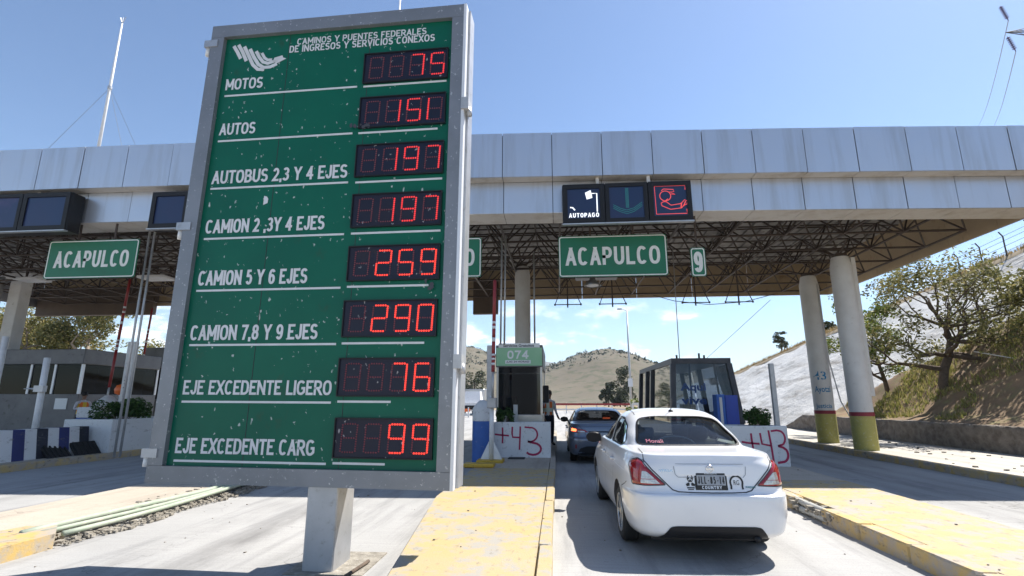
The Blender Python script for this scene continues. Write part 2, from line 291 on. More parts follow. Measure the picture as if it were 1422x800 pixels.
# ------------------------------------------------------------------ builders
WM = {}     # world matrix of every empty / mesh root, kept on the python side
def props(o, label=None, cat=None, group=None, kind=None):
    if label: o['label'] = label
    if cat: o['category'] = cat
    if group: o['group'] = group
    if kind: o['kind'] = kind
    return o
def thing(name, label, cat, loc=(0, 0, 0), rotz=0.0, group=None):
    o = bpy.data.objects.new(name, None); o.empty_display_size = 0.2; col.objects.link(o)
    o.location = loc; o.rotation_euler = (0, 0, rotz)
    WM[o] = Matrix.Translation(Vector(loc)) @ Matrix.Rotation(rotz, 4, 'Z')
    return props(o, label, cat, group)
class MB:
    """collects faces in world space (or in the space of M) and links them as one mesh object"""
    def __init__(s, M=None): s.v = []; s.f = []; s.m = []; s.M = M; s.cur = 0
    def P(s, p):
        p = Vector(p); s.v.append(s.M @ p if s.M is not None else p); return len(s.v) - 1
    def face(s, pts, mi=None):
        s.f.append([s.P(p) for p in pts]); s.m.append(s.cur if mi is None else mi); return s
    def idx(s, ids, mi=None): s.f.append(list(ids)); s.m.append(s.cur if mi is None else mi)
    def box(s, a, b, mi=None, M=None, bev=0.0):
        x0, y0, z0 = a; x1, y1, z1 = b
        if bev:
            c = bev; pr = [(x0 + c, y0), (x1 - c, y0), (x1, y0 + c), (x1, y1 - c), (x1 - c, y1), (x0 + c, y1), (x0, y1 - c), (x0, y0 + c)]
            lo = [(x + (c if x < (x0 + x1) / 2 else -c) * 0.6, y + (c if y < (y0 + y1) / 2 else -c) * 0.6) for x, y in pr]
            rings = [[(x, y, z0) for x, y in lo], [(x, y, z0 + c) for x, y in pr], [(x, y, z1 - c) for x, y in pr], [(x, y, z1) for x, y in lo]]
            ids = [[s.P(M @ Vector(p) if M else p) for p in r] for r in rings]
            for i in range(3):
                for k in range(8): s.idx([ids[i][k], ids[i][(k + 1) % 8], ids[i + 1][(k + 1) % 8], ids[i + 1][k]], mi)
            s.idx(ids[0][::-1], mi); s.idx(ids[3], mi); return s
        q = [(x0, y0, z0), (x1, y0, z0), (x1, y1, z0), (x0, y1, z0), (x0, y0, z1), (x1, y0, z1), (x1, y1, z1), (x0, y1, z1)]
        i = [s.P(M @ Vector(p) if M else p) for p in q]
        for f in ((0, 3, 2, 1), (4, 5, 6, 7), (0, 1, 5, 4), (1, 2, 6, 5), (2, 3, 7, 6), (3, 0, 4, 7)): s.idx([i[k] for k in f], mi)
        return s
    def hexa(s, q, mi=None):
        i = [s.P(p) for p in q]
        for f in ((0, 3, 2, 1), (4, 5, 6, 7), (0, 1, 5, 4), (1, 2, 6, 5), (2, 3, 7, 6), (3, 0, 4, 7)): s.idx([i[k] for k in f], mi)
        return s
    def tube(s, pts, r, n=8, mi=None, caps=True):
        pts = [Vector(p) for p in pts]; rs = r if isinstance(r, (list, tuple)) else [r] * len(pts)
        rings = []; ref = None
        for k, p in enumerate(pts):
            d = (pts[min(k + 1, len(pts) - 1)] - pts[max(k - 1, 0)]).normalized()
            if ref is None: ref = Vector((0, 0, 1)) if abs(d.z) < 0.9 else Vector((1, 0, 0))
            a = d.cross(ref).normalized(); b2 = a.cross(d).normalized(); ref = b2
            rings.append([s.P(p + (a * math.cos(t) + b2 * math.sin(t)) * rs[k]) for t in [2 * math.pi * j / n for j in range(n)]])
        for k in range(len(rings) - 1):
            for j in range(n): s.idx([rings[k][j], rings[k][(j + 1) % n], rings[k + 1][(j + 1) % n], rings[k + 1][j]], mi)
        if caps: s.idx(rings[0][::-1], mi); s.idx(rings[-1], mi)
        return s
    def lathe(s, c, axis, prof, n=24, mi=None, cap0=False, cap1=False):
        c = Vector(c); ax = Vector(axis).normalized(); ref = Vector((0, 0, 1)) if abs(ax.z) < 0.9 else Vector((1, 0, 0))
        a = ax.cross(ref).normalized(); b2 = ax.cross(a)
        rings = [[s.P(c + ax * h + (a * math.cos(2 * math.pi * j / n) + b2 * math.sin(2 * math.pi * j / n)) * r) for j in range(n)] for r, h in prof]
        for k in range(len(rings) - 1):
            for j in range(n): s.idx([rings[k][j], rings[k][(j + 1) % n], rings[k + 1][(j + 1) % n], rings[k + 1][j]], mi)
        if cap0: s.idx(rings[0][::-1], mi)
        if cap1: s.idx(rings[-1], mi)
        return s
    def prism(s, outline, ex, ey, ez, depth, o=(0, 0, 0), mi=None):
        o = Vector(o); ex, ey, ez = Vector(ex), Vector(ey), Vector(ez)
        A = [s.P(o + ex * x + ey * y) for x, y in outline]; B = [s.P(o + ex * x + ey * y + ez * depth) for x, y in outline]
        n = len(A)
        for k in range(n): s.idx([A[k], A[(k + 1) % n], B[(k + 1) % n], B[k]], mi)
        s.idx(A[::-1], mi); s.idx(B, mi); return s
    def ribbon(s, pts, w, nrm, mi=None, th=0.0):
        pts = [Vector(p) for p in pts]; nrm = Vector(nrm).normalized(); L = []
        for k, p in enumerate(pts):
            d = (pts[min(k + 1, len(pts) - 1)] - pts[max(k - 1, 0)]).normalized(); side = d.cross(nrm).normalized() * (w / 2)
            L.append((s.P(p - side), s.P(p + side)))
        for k in range(len(L) - 1): s.idx([L[k][0], L[k][1], L[k + 1][1], L[k + 1][0]], mi)
        return s
    def build(s, name, mats, parent=None, smooth=False, kind=None, angle=None, fix=False):
        me = bpy.data.meshes.new(name)
        if isinstance(mats, str): mats = [mats]
        inv = WM[parent].inverted() if parent is not None else None
        vv = [inv @ p for p in s.v] if inv is not None else s.v
        me.from_pydata([tuple(p) for p in vv], [], s.f)
        for m in mats: me.materials.append(MATS[m])
        if len(mats) > 1: me.polygons.foreach_set('material_index', s.m)
        if smooth: me.polygons.foreach_set('use_smooth', [True] * len(me.polygons))
        if angle: me.set_sharp_from_angle(angle=R(angle))
        if fix:
            bm = bmesh.new(); bm.from_mesh(me); bmesh.ops.recalc_face_normals(bm, faces=bm.faces); bm.to_mesh(me); bm.free()
        me.update()
        o = bpy.data.objects.new(name, me); col.objects.link(o)
        if parent is not None: o.parent = parent; WM[o] = WM[parent]
        else: WM[o] = Matrix.Identity(4)
        if kind: o['kind'] = kind
        return o
def struct(mb, name, mats, smooth=False): return mb.build(name, mats, None, smooth, 'structure')
def single(mb, name, mats, label, cat, group=None, smooth=False, base=None, angle=None):
    """a thing that is one mesh; its origin is put at its base"""
    b = Vector(base) if base else Vector((sum(v.x for v in mb.v) / len(mb.v), sum(v.y for v in mb.v) / len(mb.v), min(v.z for v in mb.v)))
    mb.v = [v - b for v in mb.v]
    o = mb.build(name, mats, None, smooth, angle=angle); o.location = b; WM[o] = Matrix.Translation(b)
    return props(o, label, cat, group)

_txt = {}
def text_geo(st, bold=0.0):
    key = (st, bold)
    if key not in _txt:
        c = bpy.data.curves.new('txt', 'FONT'); c.body = st; c.size = 1; c.offset = bold; c.resolution_u = 3
        o = bpy.data.objects.new('txt', c); col.objects.link(o)
        bpy.context.view_layer.update()
        me = bpy.data.meshes.new_from_object(o.evaluated_get(bpy.context.evaluated_depsgraph_get()))
        V = [(v.co.x, v.co.y) for v in me.vertices]; F = [list(p.vertices) for p in me.polygons]
        bpy.data.objects.remove(o); bpy.data.curves.remove(c); bpy.data.meshes.remove(me)
        x0 = min(v[0] for v in V); x1 = max(v[0] for v in V); y0 = min(v[1] for v in V); y1 = max(v[1] for v in V)
        _txt[key] = ([((x - x0) / (x1 - x0), (y - y0) / (y1 - y0)) for x, y in V], F)
    return _txt[key]
def text(mb, st, f, w, h, x=0.0, y=0.0, bold=0.012, mi=None):
    """f maps (x, y) on the sheet to a point in space"""
    V, F = text_geo(st, bold)
    ids = [mb.P(f(x + u * w, y + v * h)) for u, v in V]
    for q in F: mb.idx([ids[k] for k in q], mi)
    return mb
def arc(cx, cy, r, a0, a1, n=12, ry=None): return [(cx + r * math.cos(R(a0 + (a1 - a0) * k / n)), cy + (ry or r) * math.sin(R(a0 + (a1 - a0) * k / n))) for k in range(n + 1)]
def stroke(mb, f, pts, w, nrm, mi=None): mb.ribbon([f(x, y) for x, y in pts], w, nrm, mi); return mb
# plain sign lettering drawn with even strokes
def sarc(cx, cy, rx, ry, a0, a1, n=12, e=2.5):
    out = []
    for k in range(n + 1):
        a = R(a0 + (a1 - a0) * k / n); c, s = math.cos(a), math.sin(a)
        out.append((cx + rx * math.copysign(abs(c) ** (2 / e), c), cy + ry * math.copysign(abs(s) ** (2 / e), s)))
    return out
GL = {
 'A': (.66, [[(0, 0), (.5, 1), (1, 0)], [(.16, .3), (.84, .3)]]), 'B': (.62, [[(0, 0), (0, 1), (.5, 1)] + sarc(.5, .76, .42, .24, 90, -90, 8, 2) + [(0, .52)], [(.5, .52)] + sarc(.52, .26, .48, .26, 90, -90, 8, 2) + [(0, 0)]]),
 'C': (.64, [sarc(.5, .5, .5, .5, 42, 318, 18)]), 'D': (.64, [[(0, 0), (0, 1), (.4, 1)] + sarc(.4, .5, .6, .5, 90, -90, 12) + [(0, 0)]]),
 'E': (.56, [[(1, 1), (0, 1), (0, 0), (1, 0)], [(0, .52), (.9, .52)]]), 'F': (.54, [[(1, 1), (0, 1), (0, 0)], [(0, .5), (.85, .5)]]),
 'G': (.68, [sarc(.5, .5, .5, .5, 42, 300, 18) + [(1, .16), (1, .46), (.56, .46)]]), 'H': (.64, [[(0, 0), (0, 1)], [(1, 0), (1, 1)], [(0, .52), (1, .52)]]), 'I': (.17, [[(.5, 0), (.5, 1)]]),
 'J': (.5, [[(1, 1), (1, .28)] + sarc(.5, .28, .5, .28, 0, -180, 8, 2)]), 'L': (.54, [[(0, 1), (0, 0), (1, 0)]]), 'M': (.78, [[(0, 0), (0, 1), (.5, .22), (1, 1), (1, 0)]]), 'N': (.66, [[(0, 0), (0, 1), (1, 0), (1, 1)]]),
 'O': (.68, [sarc(.5, .5, .5, .5, 90, 450, 28)]), 'P': (.6, [[(0, 0), (0, 1), (.5, 1)] + sarc(.5, .72, .5, .28, 90, -90, 8, 2.2) + [(0, .44)]]), 'R': (.64, [[(0, 0), (0, 1), (.5, 1)] + sarc(.5, .73, .46, .27, 90, -90, 8, 2.2) + [(0, .46)], [(.45, .46), (1, 0)]]),
 'S': (.6, [sarc(.5, .755, .48, .245, 25, 270, 12, 2.2) + sarc(.5, .255, .5, .255, 88, -160, 12, 2.2)]), 'T': (.6, [[(0, 1), (1, 1)], [(.5, 1), (.5, 0)]]), 'U': (.64, [[(0, 1), (0, .36)] + sarc(.5, .36, .5, .36, 180, 360, 12, 2.2) + [(1, 1)]]),
 'V': (.66, [[(0, 1), (.5, 0), (1, 1)]]), 'X': (.64, [[(0, 1), (1, 0)], [(0, 0), (1, 1)]]), 'Y': (.64, [[(0, 1), (.5, .44), (1, 1)], [(.5, .44), (.5, 0)]]),
 '0': (.56, [sarc(.5, .5, .5, .5, 90, 450, 26)]), '1': (.34, [[(.1, .78), (.75, 1), (.75, 0)]]), '2': (.54, [sarc(.5, .71, .48, .29, 165, -35, 10, 2) + [(0, 0), (1, 0)]]), '3': (.54, [sarc(.45, .76, .5, .24, 150, -80, 9, 2) + sarc(.45, .26, .55, .26, 80, -155, 10, 2)]),
 '4': (.58, [[(.74, 0), (.74, 1), (0, .27), (1, .27)]]), '5': (.54, [[(.95, 1), (.14, 1), (.06, .5)] + sarc(.46, .31, .54, .31, 130, -155, 12, 2.1)]), '6': (.56, [sarc(.5, .3, .5, .3, 180, 540, 18, 2.1), [(0, .3)] + sarc(.55, .55, .55, .45, 175, 40, 9, 2.2)]),
 '7': (.54, [[(0, 1), (1, 1), (.6, .5), (.35, 0)]]), '8': (.56, [sarc(.5, .765, .44, .235, 90, 450, 18, 2.1), sarc(.5, .265, .5, .265, 90, 450, 18, 2.1)]), '9': (.56, [sarc(.5, .7, .5, .3, 0, 360, 18, 2.1), [(1, .7)] + sarc(.45, .45, .55, .45, -5, -140, 9, 2.2)]),
 ',': (.2, [[(.6, .12), (.2, -.22)]]), '-': (.42, [[(-.3, .42), (1.3, .42)]]), ' ': (.28, []), '!': (.14, [[(.5, .3), (.5, 1)], [(.5, .0), (.5, .1)]])}
def stroke2d(pts, w, mb, f, nrm, k, ends):
    """ends = (start, stop), each None, 'h' (cut level at the cap or base line) or 'x' (run on by half a stroke)"""
    P = [Vector(p) for p in pts]; closed = len(P) > 3 and (P[0] - P[-1]).length < 1e-4
    if closed: P = P[:-1]
    n = len(P); L = []
    for i, p in enumerate(P):
        a = P[i - 1] if (i > 0 or closed) else None; b = P[(i + 1) % n] if (i < n - 1 or closed) else None
        d1 = (p - a).normalized() if a is not None else None; d2 = (b - p).normalized() if b is not None else None
        e = None if closed else ends[0] if i == 0 else ends[1] if i == n - 1 else None
        d1 = d1 if d1 is not None else d2; d2 = d2 if d2 is not None else d1
        t = (d1 + d2).normalized(); nn = Vector((-t.y, t.x)); c = max(.6, nn.dot(Vector((-d1.y, d1.x)))); o = nn * (w / 2 / c); q = p.copy()
        if e:
            out = t if i else -t
            if e == 'h': q = p + out * (w / 2 / abs(t.y)); o = Vector((-math.copysign(w / 2 / abs(t.y), t.y), 0))
            else: q = p + out * (w / 2)
        L.append((q + o, q - o))
    ids = [(mb.P(Vector(f(*a)) + nrm * k), mb.P(Vector(f(*b)) + nrm * k)) for a, b in L]
    for i in range(n if closed else n - 1): j = (i + 1) % n; mb.idx([ids[i][0], ids[i][1], ids[j][1], ids[j][0]])
def sign_letters(parent, st, f, w, h, x=0.0, y=0.0, th=.17, gap=.17, nrm=(0, -1, 0), m='letter_white'):
    tot = sum(GL[c][0] for c in st) + gap * (len(st) - 1); s = w / tot; cx = x
    for c in st:
        cw = GL[c][0] * s
        if c != ' ': signtext(MB(), c, f, cw, h, cx, y, th, gap, nrm).build('letter', m, parent)
        cx += cw + gap * s
def signtext(mb, st, f, w, h, x=0.0, y=0.0, th=.17, gap=.17, nrm=(0, -1, 0)):
    nrm = Vector(nrm); T = th * h; tot = sum(GL[c][0] for c in st) + gap * (len(st) - 1); s = w / tot; cx = x; k = 0
    for c in st:
        wd, lines = GL[c]; cw = wd * s; tw = min(T, cw * .98)
        X = lambda px: cx + T / 2 + px * (cw - T) if cw > T * 1.02 else cx + cw / 2
        for ln in lines:
            raw_ = [q for i, q in enumerate(ln) if i == 0 or (Vector(q) - Vector(ln[i - 1])).length > 1e-4]; W2 = [(X(px), y + T / 2 + py * (h - T)) for px, py in raw_]
            cuts = [0] + [i for i in range(1, len(W2) - 1) if (Vector(W2[i]) - Vector(W2[i - 1])).normalized().dot((Vector(W2[i + 1]) - Vector(W2[i])).normalized()) < -.1] + [len(W2) - 1]
            for a, b in zip(cuts, cuts[1:]):
                seg = W2[a:b + 1]; ee = []
                for q, d in ((raw_[a], Vector(W2[a + 1]) - Vector(W2[a])), (raw_[b], Vector(W2[b]) - Vector(W2[b - 1]))):
                    d = d.normalized(); ee.append('h' if (q[1] in (0, 1) and abs(d.y) > .35) else 'x' if (q[0] in (0, 1) and abs(d.x) > .95) else None)
                stroke2d(seg, T, mb, f, nrm, .00018 * (k % 5), ee); k += 1
        cx += cw + gap * s
    return mb

# ------------------------------------------------------------------ ground, road, hills
def hsh(x, y, s=0.0): return math.sin(x * 12.9898 + y * 78.233 + s * 37.7) * 43758.5453 % 1.0
def vnoise(x, y, s=0.0):
    xi, yi = math.floor(x), math.floor(y); fx, fy = x - xi, y - yi
    fx = fx * fx * (3 - 2 * fx); fy = fy * fy * (3 - 2 * fy)
    a = hsh(xi, yi, s) * (1 - fx) + hsh(xi + 1, yi, s) * fx; b = hsh(xi, yi + 1, s) * (1 - fx) + hsh(xi + 1, yi + 1, s) * fx
    return a * (1 - fy) + b * fy
def fbm(x, y, s=0.0, o=4):
    t = 0; a = 0.5
    for k in range(o): t += a * vnoise(x, y, s + k); x *= 2.03; y *= 2.03; a *= 0.5
    return t
def grid(mb, xs, ys, fz, mi=None):
    ids = [[mb.P((x, y, fz(x, y))) for x in xs] for y in ys]
    for j in range(len(ys) - 1):
        for i in range(len(xs) - 1): mb.idx([ids[j][i], ids[j][i + 1], ids[j + 1][i + 1], ids[j + 1][i]], mi)
    return mb
def lin(a, b, n): return [a + (b - a) * k / n for k in range(n + 1)]

struct(MB().face([(-2600, -400, -0.06), (2600, -400, -0.06), (2600, 5200, -0.06), (-2600, 5200, -0.06)]), 'ground', 'dry_earth')
struct(grid(MB(), lin(-48, 8.8, 20), lin(-18, 92, 30), lambda x, y: 0.0), 'road', 'road')

def hill_z(x, y):
    a = 53 * math.exp(-((x - 46) ** 2) / 5000 - ((y - 600) ** 2) / (2 * 190 ** 2)); b = 63 * math.exp(-((x + 112) ** 2) / 6050 - ((y - 640) ** 2) / (2 * 190 ** 2))
    c = 24 * math.exp(-((x - 190) ** 2) / 9000 - ((y - 560) ** 2) / (2 * 150 ** 2)) + 16 * math.exp(-((x + 330) ** 2) / 26000 - ((y - 640) ** 2) / (2 * 170 ** 2))
    h = a + b + c
    t = max(0.0, min(1.0, (y - 230) / 230)); h *= t * t * (3 - 2 * t)
    rd = 1 - abs(2 * fbm(x / 46, y / 70, 17) - 0.95); rd2 = 1 - abs(2 * fbm(x / 17, y / 26, 27) - 0.95)
    return h * (0.80 + 0.14 * rd + 0.05 * rd2 + 0.12 * fbm(x / 38, y / 38, 3)) + (fbm(x / 9, y / 9, 8) - 0.5) * 2.2 * min(1, h / 10) - 1.2
struct(grid(MB(), lin(-520, 420, 170), lin(260, 900, 90), hill_z), 'hills', 'hill', True)
def mtn_z(x, y): return 262 * math.exp(-((x + 90) ** 2) / (2 * 210 ** 2) - ((y - 3600) ** 2) / (2 * 500 ** 2)) * (0.86 + 0.28 * fbm(x / 120, y / 120, 5)) - 3
struct(grid(MB(), lin(-1000, 900, 70), lin(2500, 4700, 50), mtn_z), 'mountain', 'mountain', True)

# ---- right hand bank
def plane_z(x): return 0.8 * (x - 12.8) + 0.15
def x_top(y): return max(12.95, 24.2 - 0.2328 * (y - 27.8))
mb = MB(); NS = 46
ys = lin(2, 76, 120)
ids = []
for y in ys:
    xt = x_top(y); row = []
    for k in range(NS + 1):
        x = 12.8 + (xt - 12.8) * k / NS
        row.append(mb.P((x, y, plane_z(x) + (fbm(x / 1.7, y / 1.7, 2) - 0.5) * 0.34 + (fbm(x / 0.5, y / 0.5, 12) - 0.5) * 0.12)))
    ids.append(row)
for j in range(len(ys) - 1):
    for k in range(NS): mb.idx([ids[j][k], ids[j][k + 1], ids[j + 1][k + 1], ids[j + 1][k]])
struct(mb, 'concrete_embankment', 'bank_concrete', True)
mb = MB(); ids = []
ys = lin(2, 150, 130)
for y in ys:
    xt = x_top(y); zt = plane_z(xt); row = []
    for d in (-0.35, 0.0, 0.5, 1.2, 2.2, 3.5, 6, 10, 18, 30, 60):
        z = zt + (-0.3 if d < 0 else 0.06) + 1.25 * min(1, max(0, d) / 3.2) * (0.6 + 0.8 * fbm(xt + d, y / 3, 6)) + max(0, d - 3) * 0.04
        if y > 76: z *= max(0.0, 1 - (y - 76) / 60)
        row.append(mb.P((xt + d, y, z)))
    ids.append(row)
for j in range(len(ys) - 1):
    for k in range(10): mb.idx([ids[j][k], ids[j][k + 1], ids[j + 1][k + 1], ids[j + 1][k]])
struct(mb, 'hilltop_terrain', 'dry_earth', True)
def x_earth(y): return 21.0 if y < 17 else 21.0 - 1.9 * (y - 17) / 5 if y < 22 else 19.1 - 2.8 * (y - 22) / 4.3 if y < 26.3 else max(13.0, 16.3 - 3.3 * (y - 26.3) / 2.9)
def earth_z(x, y):
    e = x_earth(y) + (fbm(y * 0.9, 3.3, 4) - 0.5) * 1.6
    t = max(-0.25, min(1.0, (e - x) / 1.0))
    base = max(plane_z(x) + 0.30, 0.86 + 0.3 * (x - 12.85))
    base = base * t + (plane_z(x) - 0.25) * (1 - t) if t < 1 else base
    return base + (fbm(x / 1.1, y / 1.1, 9) - 0.45) * 0.42 * max(0, t) * min(1, (x - 12.8) / 0.8 + 0.15)
struct(grid(MB(), lin(12.82, 22.5, 60), lin(3, 29.2, 150), earth_z), 'earth_slope', 'bank_earth', True)
# grass on the slope and on the hill top
mb = MB(); rg = random.Random(4)
def blade(mb, p, h, w, rg, n=1):
    for _ in range(n):
        a = rg.uniform(0, 6.283); l = rg.uniform(0.1, 0.5) * h; q = Vector(p) + Vector((rg.uniform(-.06, .06), rg.uniform(-.06, .06), -0.02))
        s = Vector((math.cos(a + 1.57), math.sin(a + 1.57), 0)) * w
        t = q + Vector((math.cos(a) * l, math.sin(a) * l, h * rg.uniform(0.6, 1.1)))
        mb.face([q - s, q + s, t])
for _ in range(17000):
    y = rg.uniform(5, 28); x = rg.uniform(13.0, x_earth(y) + 0.3); z = earth_z(x, y)
    g = fbm(x / 1.6, y / 1.6, 21)
    if g < 0.47 or x < 13.2: continue
    blade(mb, (x, y, z), rg.uniform(0.08, 0.26), 0.02, rg, 3)
props(mb.build('slope_grass', 'grass_blade', kind='stuff'), 'sparse green and straw grass growing on the brown earth slope', 'grass')
mb = MB()
for _ in range(7500):
    y = rg.uniform(24, 75); d = rg.uniform(0.0, 4.0) ** 1.0; xt = x_top(y); x = xt + d
    z = plane_z(xt) + 0.06 + 1.25 * min(1, d / 3.2) * (0.6 + 0.8 * fbm(x, y / 3, 6)) + max(0, d - 3) * 0.04
    blade(mb, (x, y, z - 0.05), rg.uniform(0.2, 0.5), 0.03, rg, 2)
props(mb.build('hilltop_dry_grass', 'dry_grass', kind='stuff'), 'dry brown grass along the top of the concrete embankment', 'grass')

# ---- sidewalk, its kerb stones and the low stone wall
sw = struct(grid(MB(), lin(9.05, 12.6, 8), lin(1, 44, 60), lambda x, y: 0.15 + (fbm(x, y, 3) - 0.5) * 0.02), 'sidewalk', 'sidewalk')
rg = random.Random(11)
def kerb(parent, x0, x1, y0, y1, z, m, step=1.0, name='kerb_stone', skip=()):
    y = y0
    while y < y1 - 0.05:
        e = min(y + step, y1)
        if not any(a < (y + e) / 2 < b for a, b in skip):
            j = rg.uniform(-0.008, 0.008); t = rg.uniform(-0.006, 0.006)
            MB().box((x0 + j, y + 0.004, -0.03), (x1 + j, e - 0.004, z + t), bev=0.022).build(name, m, parent)
        y = e
kerb(sw, 8.80, 9.06, 2, 40, 0.165, 'yellow_kerb')
mb = MB()
ys = lin(5.5, 31, 170); zs = lin(0.12, 0.90, 7); ids = []
for y in ys:
    row = []
    for k, z in enumerate(zs + [0.93, 0.93]):
        if k < 8: x = 12.55 + (fbm(y * 2.3, z * 3.1, 14) - 0.5) * 0.20 + (fbm(y * 7, z * 7, 15) - 0.5) * 0.07; zz = z + (0.05 * (fbm(y * 1.5, 2, 3) - 0.5) if k == 7 else 0)
        else: x = 12.75 + 0.2 * (k - 8); zz = 0.90 + 0.07 * (fbm(y * 1.5, k, 3) - 0.5)
        if y > 28.5: zz = 0.12 + (zz - 0.12) * max(0.1, (31 - y) / 2.5)
        row.append(mb.P((x, y, zz)))
    ids.append(row)
for j in range(len(ys) - 1):
    for k in range(len(ids[0]) - 1): mb.idx([ids[j][k], ids[j + 1][k], ids[j + 1][k + 1], ids[j][k + 1]])
single(mb, 'stone_retaining_wall', 'stone_wall', 'low rough stone retaining wall along the back of the sidewalk', 'wall', smooth=True)

# ---- toll islands
def island(name, poly, z, m):
    mb = MB(); mb.prism(poly, (1, 0, 0), (0, 1, 0), (0, 0, 1), z + 0.03, (0, 0, -0.03)); return struct(mb, name, m)
ci = island('toll_island', [(-0.23, 2), (-0.23, 11.6), (-1.85, 11.6), (-1.88, 8.2), (-1.42, 4.4), (-1.15, 2)], 0.18, 'yellow_top')
ci2 = island('toll_island', [(-0.23, 11.604), (-0.23, 26), (-1.85, 26), (-1.85, 11.604)], 0.18, 'island_concrete')
kerb(ci, -0.226, -0.09, 2, 11.6, 0.184, 'yellow_top', 1.2); kerb(ci2, -0.226, -0.09, 11.6, 26, 0.184, 'island_concrete', 1.2)
ri = island('toll_island', [(3.70, 1.5), (5.2, 1.5), (5.2, 10.4), (3.70, 10.4)], 0.18, 'yellow_top')
ri2 = island('toll_island', [(3.70, 10.404), (5.2, 10.404), (5.2, 27), (3.70, 27)], 0.18, 'island_concrete')
kerb(ri, 3.50, 3.697, 1.5, 10.4, 0.184, 'yellow_kerb', 0.89, skip=((7.5, 8.65),)); kerb(ri2, 3.50, 3.697, 10.4, 27, 0.184, 'yellow_kerb', 1.1)
mb = MB(); rg = random.Random(5)
def chunk(mb, p, s, rg, mi=None):
    pts = [Vector((rg.uniform(.6, 1) * a, rg.uniform(.6, 1) * b, rg.uniform(.5, 1) * c)) * s for a in (-1, 1) for b in (-1, 1) for c in (-.4, .6)]
    q = [pts[k] + Vector(p) for k in (0, 4, 6, 2, 1, 5, 7, 3)]; mb.hexa(q, mi)
for _ in range(150): chunk(mb, (rg.uniform(3.5, 3.70), rg.uniform(7.4, 8.7), rg.uniform(0.0, 0.16)), rg.uniform(0.02, 0.06), rg)
props(mb.build('kerb_rubble', 'rubble', kind='stuff'), 'broken concrete rubble where the yellow kerb has come away', 'rubble')
for dx, dz, lab in ((3.52, 0.06, 'lower grey conduit bared in the broken kerb behind the white car'), (3.56, 0.145, 'upper grey conduit bared in the broken kerb behind the white car')):
    single(MB().tube([(dx + 0.05, 7.25, dz), (dx, 7.7, dz), (dx, 8.4, dz - 0.004), (dx + 0.06, 8.85, dz)], 0.042, 10), 'conduit_pipe', 'pipe_grey', lab, 'pipe', smooth=True)
pi = island('toll_island', [(-6.05, 6.1), (-6.05, 26), (-7.5, 26), (-7.5, 5.2), (-7.1, 4.3), (-6.6, 4.9)], 0.14, 'island_concrete')
pn = island('toll_island', [(-5.62, 3.2), (-5.62, 5.7), (-5.95, 6.05), (-6.3, 6.0), (-6.62, 4.88), (-7.1, 4.25), (-6.6, 3.2)], 0.155, 'yellow_kerb')
mb = MB(); rg = random.Random(6)
for _ in range(1900):
    y = rg.uniform(5.6, 10.5); x = rg.uniform(-6.2, -5.52) + 0.05 * math.sin(y * 3)
    chunk(mb, (x, y, 0.02 + 0.14 * max(0, (-5.55 - x) / 0.65) * rg.uniform(0.2, 1)), rg.choice((.008, .012, .012, .018, .024, .04)), rg)
props(mb.build('trench_rubble', 'rubble', kind='stuff'), 'crumbled concrete along the pipe trench of the broken island', 'rubble')
for k, (dx, r, lab) in enumerate(((-5.98, 0.038, 'thick pale green plastic pipe farthest from the price board in the open trench'), (-5.86, 0.028, 'thin pale green plastic pipe in the middle of the open trench'), (-5.74, 0.030, 'pale green plastic pipe nearest the price board in the open trench'))):
    single(MB().tube([(dx + 0.05 * math.sin(y * 0.8 + k), y, 0.135 - 0.012 * k + 0.012 * math.sin(y * 1.3 + k)) for y in lin(5.7 + 0.1 * k, 10.4, 14)], r, 10), 'trench_pipe', 'pipe_green', lab, 'pipe', smooth=True)
li = island('toll_island', [(-12.85, 6.5), (-12.85, 27), (-17.2, 27), (-17.2, 6.5)], 0.16, 'island_concrete')
kerb(li, -12.846, -12.62, 6.5, 27, 0.165, 'yellow_kerb', 1.1)

# small litter on the concrete
mb = MB(); rg = random.Random(9)
for _ in range(120):
    x, y = rg.uniform(-5.4, 5.1), rg.uniform(3.5, 12); z = 0.185 if (-1.4 < x < -0.1 or 3.7 < x < 5.2) else 0.003
    chunk(mb, (x, y, z), rg.choice((0.004, 0.006, 0.008, 0.008, 0.014)), rg)
for _ in range(60): chunk(mb, (rg.uniform(9.2, 12.3), rg.uniform(9, 22), 0.155), rg.uniform(0.015, 0.05), rg)
props(mb.build('litter', 'pebble', kind='stuff'), 'dry leaves and grit scattered over the concrete', 'litter')

# ------------------------------------------------------------------ canopy
def yf(x): return 12.5 + 0.043 * x + 0.0012 * x * x
can = thing('toll_canopy', 'long curved silver panelled canopy over the toll lanes', 'canopy', (-6, 18, 0))
J = [-0.04 + 1.31 * k for k in range(-21, 10)] + [12.74]
prg = random.Random(2)
def fpanel(name, x0, x1, off, z0, z1, m, th=0.04):
    j1, j2 = prg.uniform(-.007, .007), prg.uniform(-.007, .007); z0 += prg.uniform(0, .006); z1 += prg.uniform(-.006, .004)
    a, b = (x0 + 0.009, yf(x0) + off + j1), (x1 - 0.009, yf(x1) + off + j2)
    mb = MB(); mb.hexa([(a[0], a[1], z0), (b[0], b[1], z0), (b[0], b[1] + th, z0), (a[0], a[1] + th, z0), (a[0], a[1], z1), (b[0], b[1], z1), (b[0], b[1] + th, z1), (a[0], a[1] + th, z1)])
    mb.build(name, m, can)
def fsoff(name, x0, x1, o0, o1, z, m, th=0.03):
    mb = MB(); a, b = x0 + 0.007, x1 - 0.007
    mb.hexa([(a, yf(x0) + o0, z), (b, yf(x1) + o0, z), (b, yf(x1) + o1, z), (a, yf(x0) + o1, z), (a, yf(x0) + o0, z + th), (b, yf(x1) + o0, z + th), (b, yf(x1) + o1, z + th), (a, yf(x0) + o1, z + th)])
    mb.build(name, m, can)
back = MB()
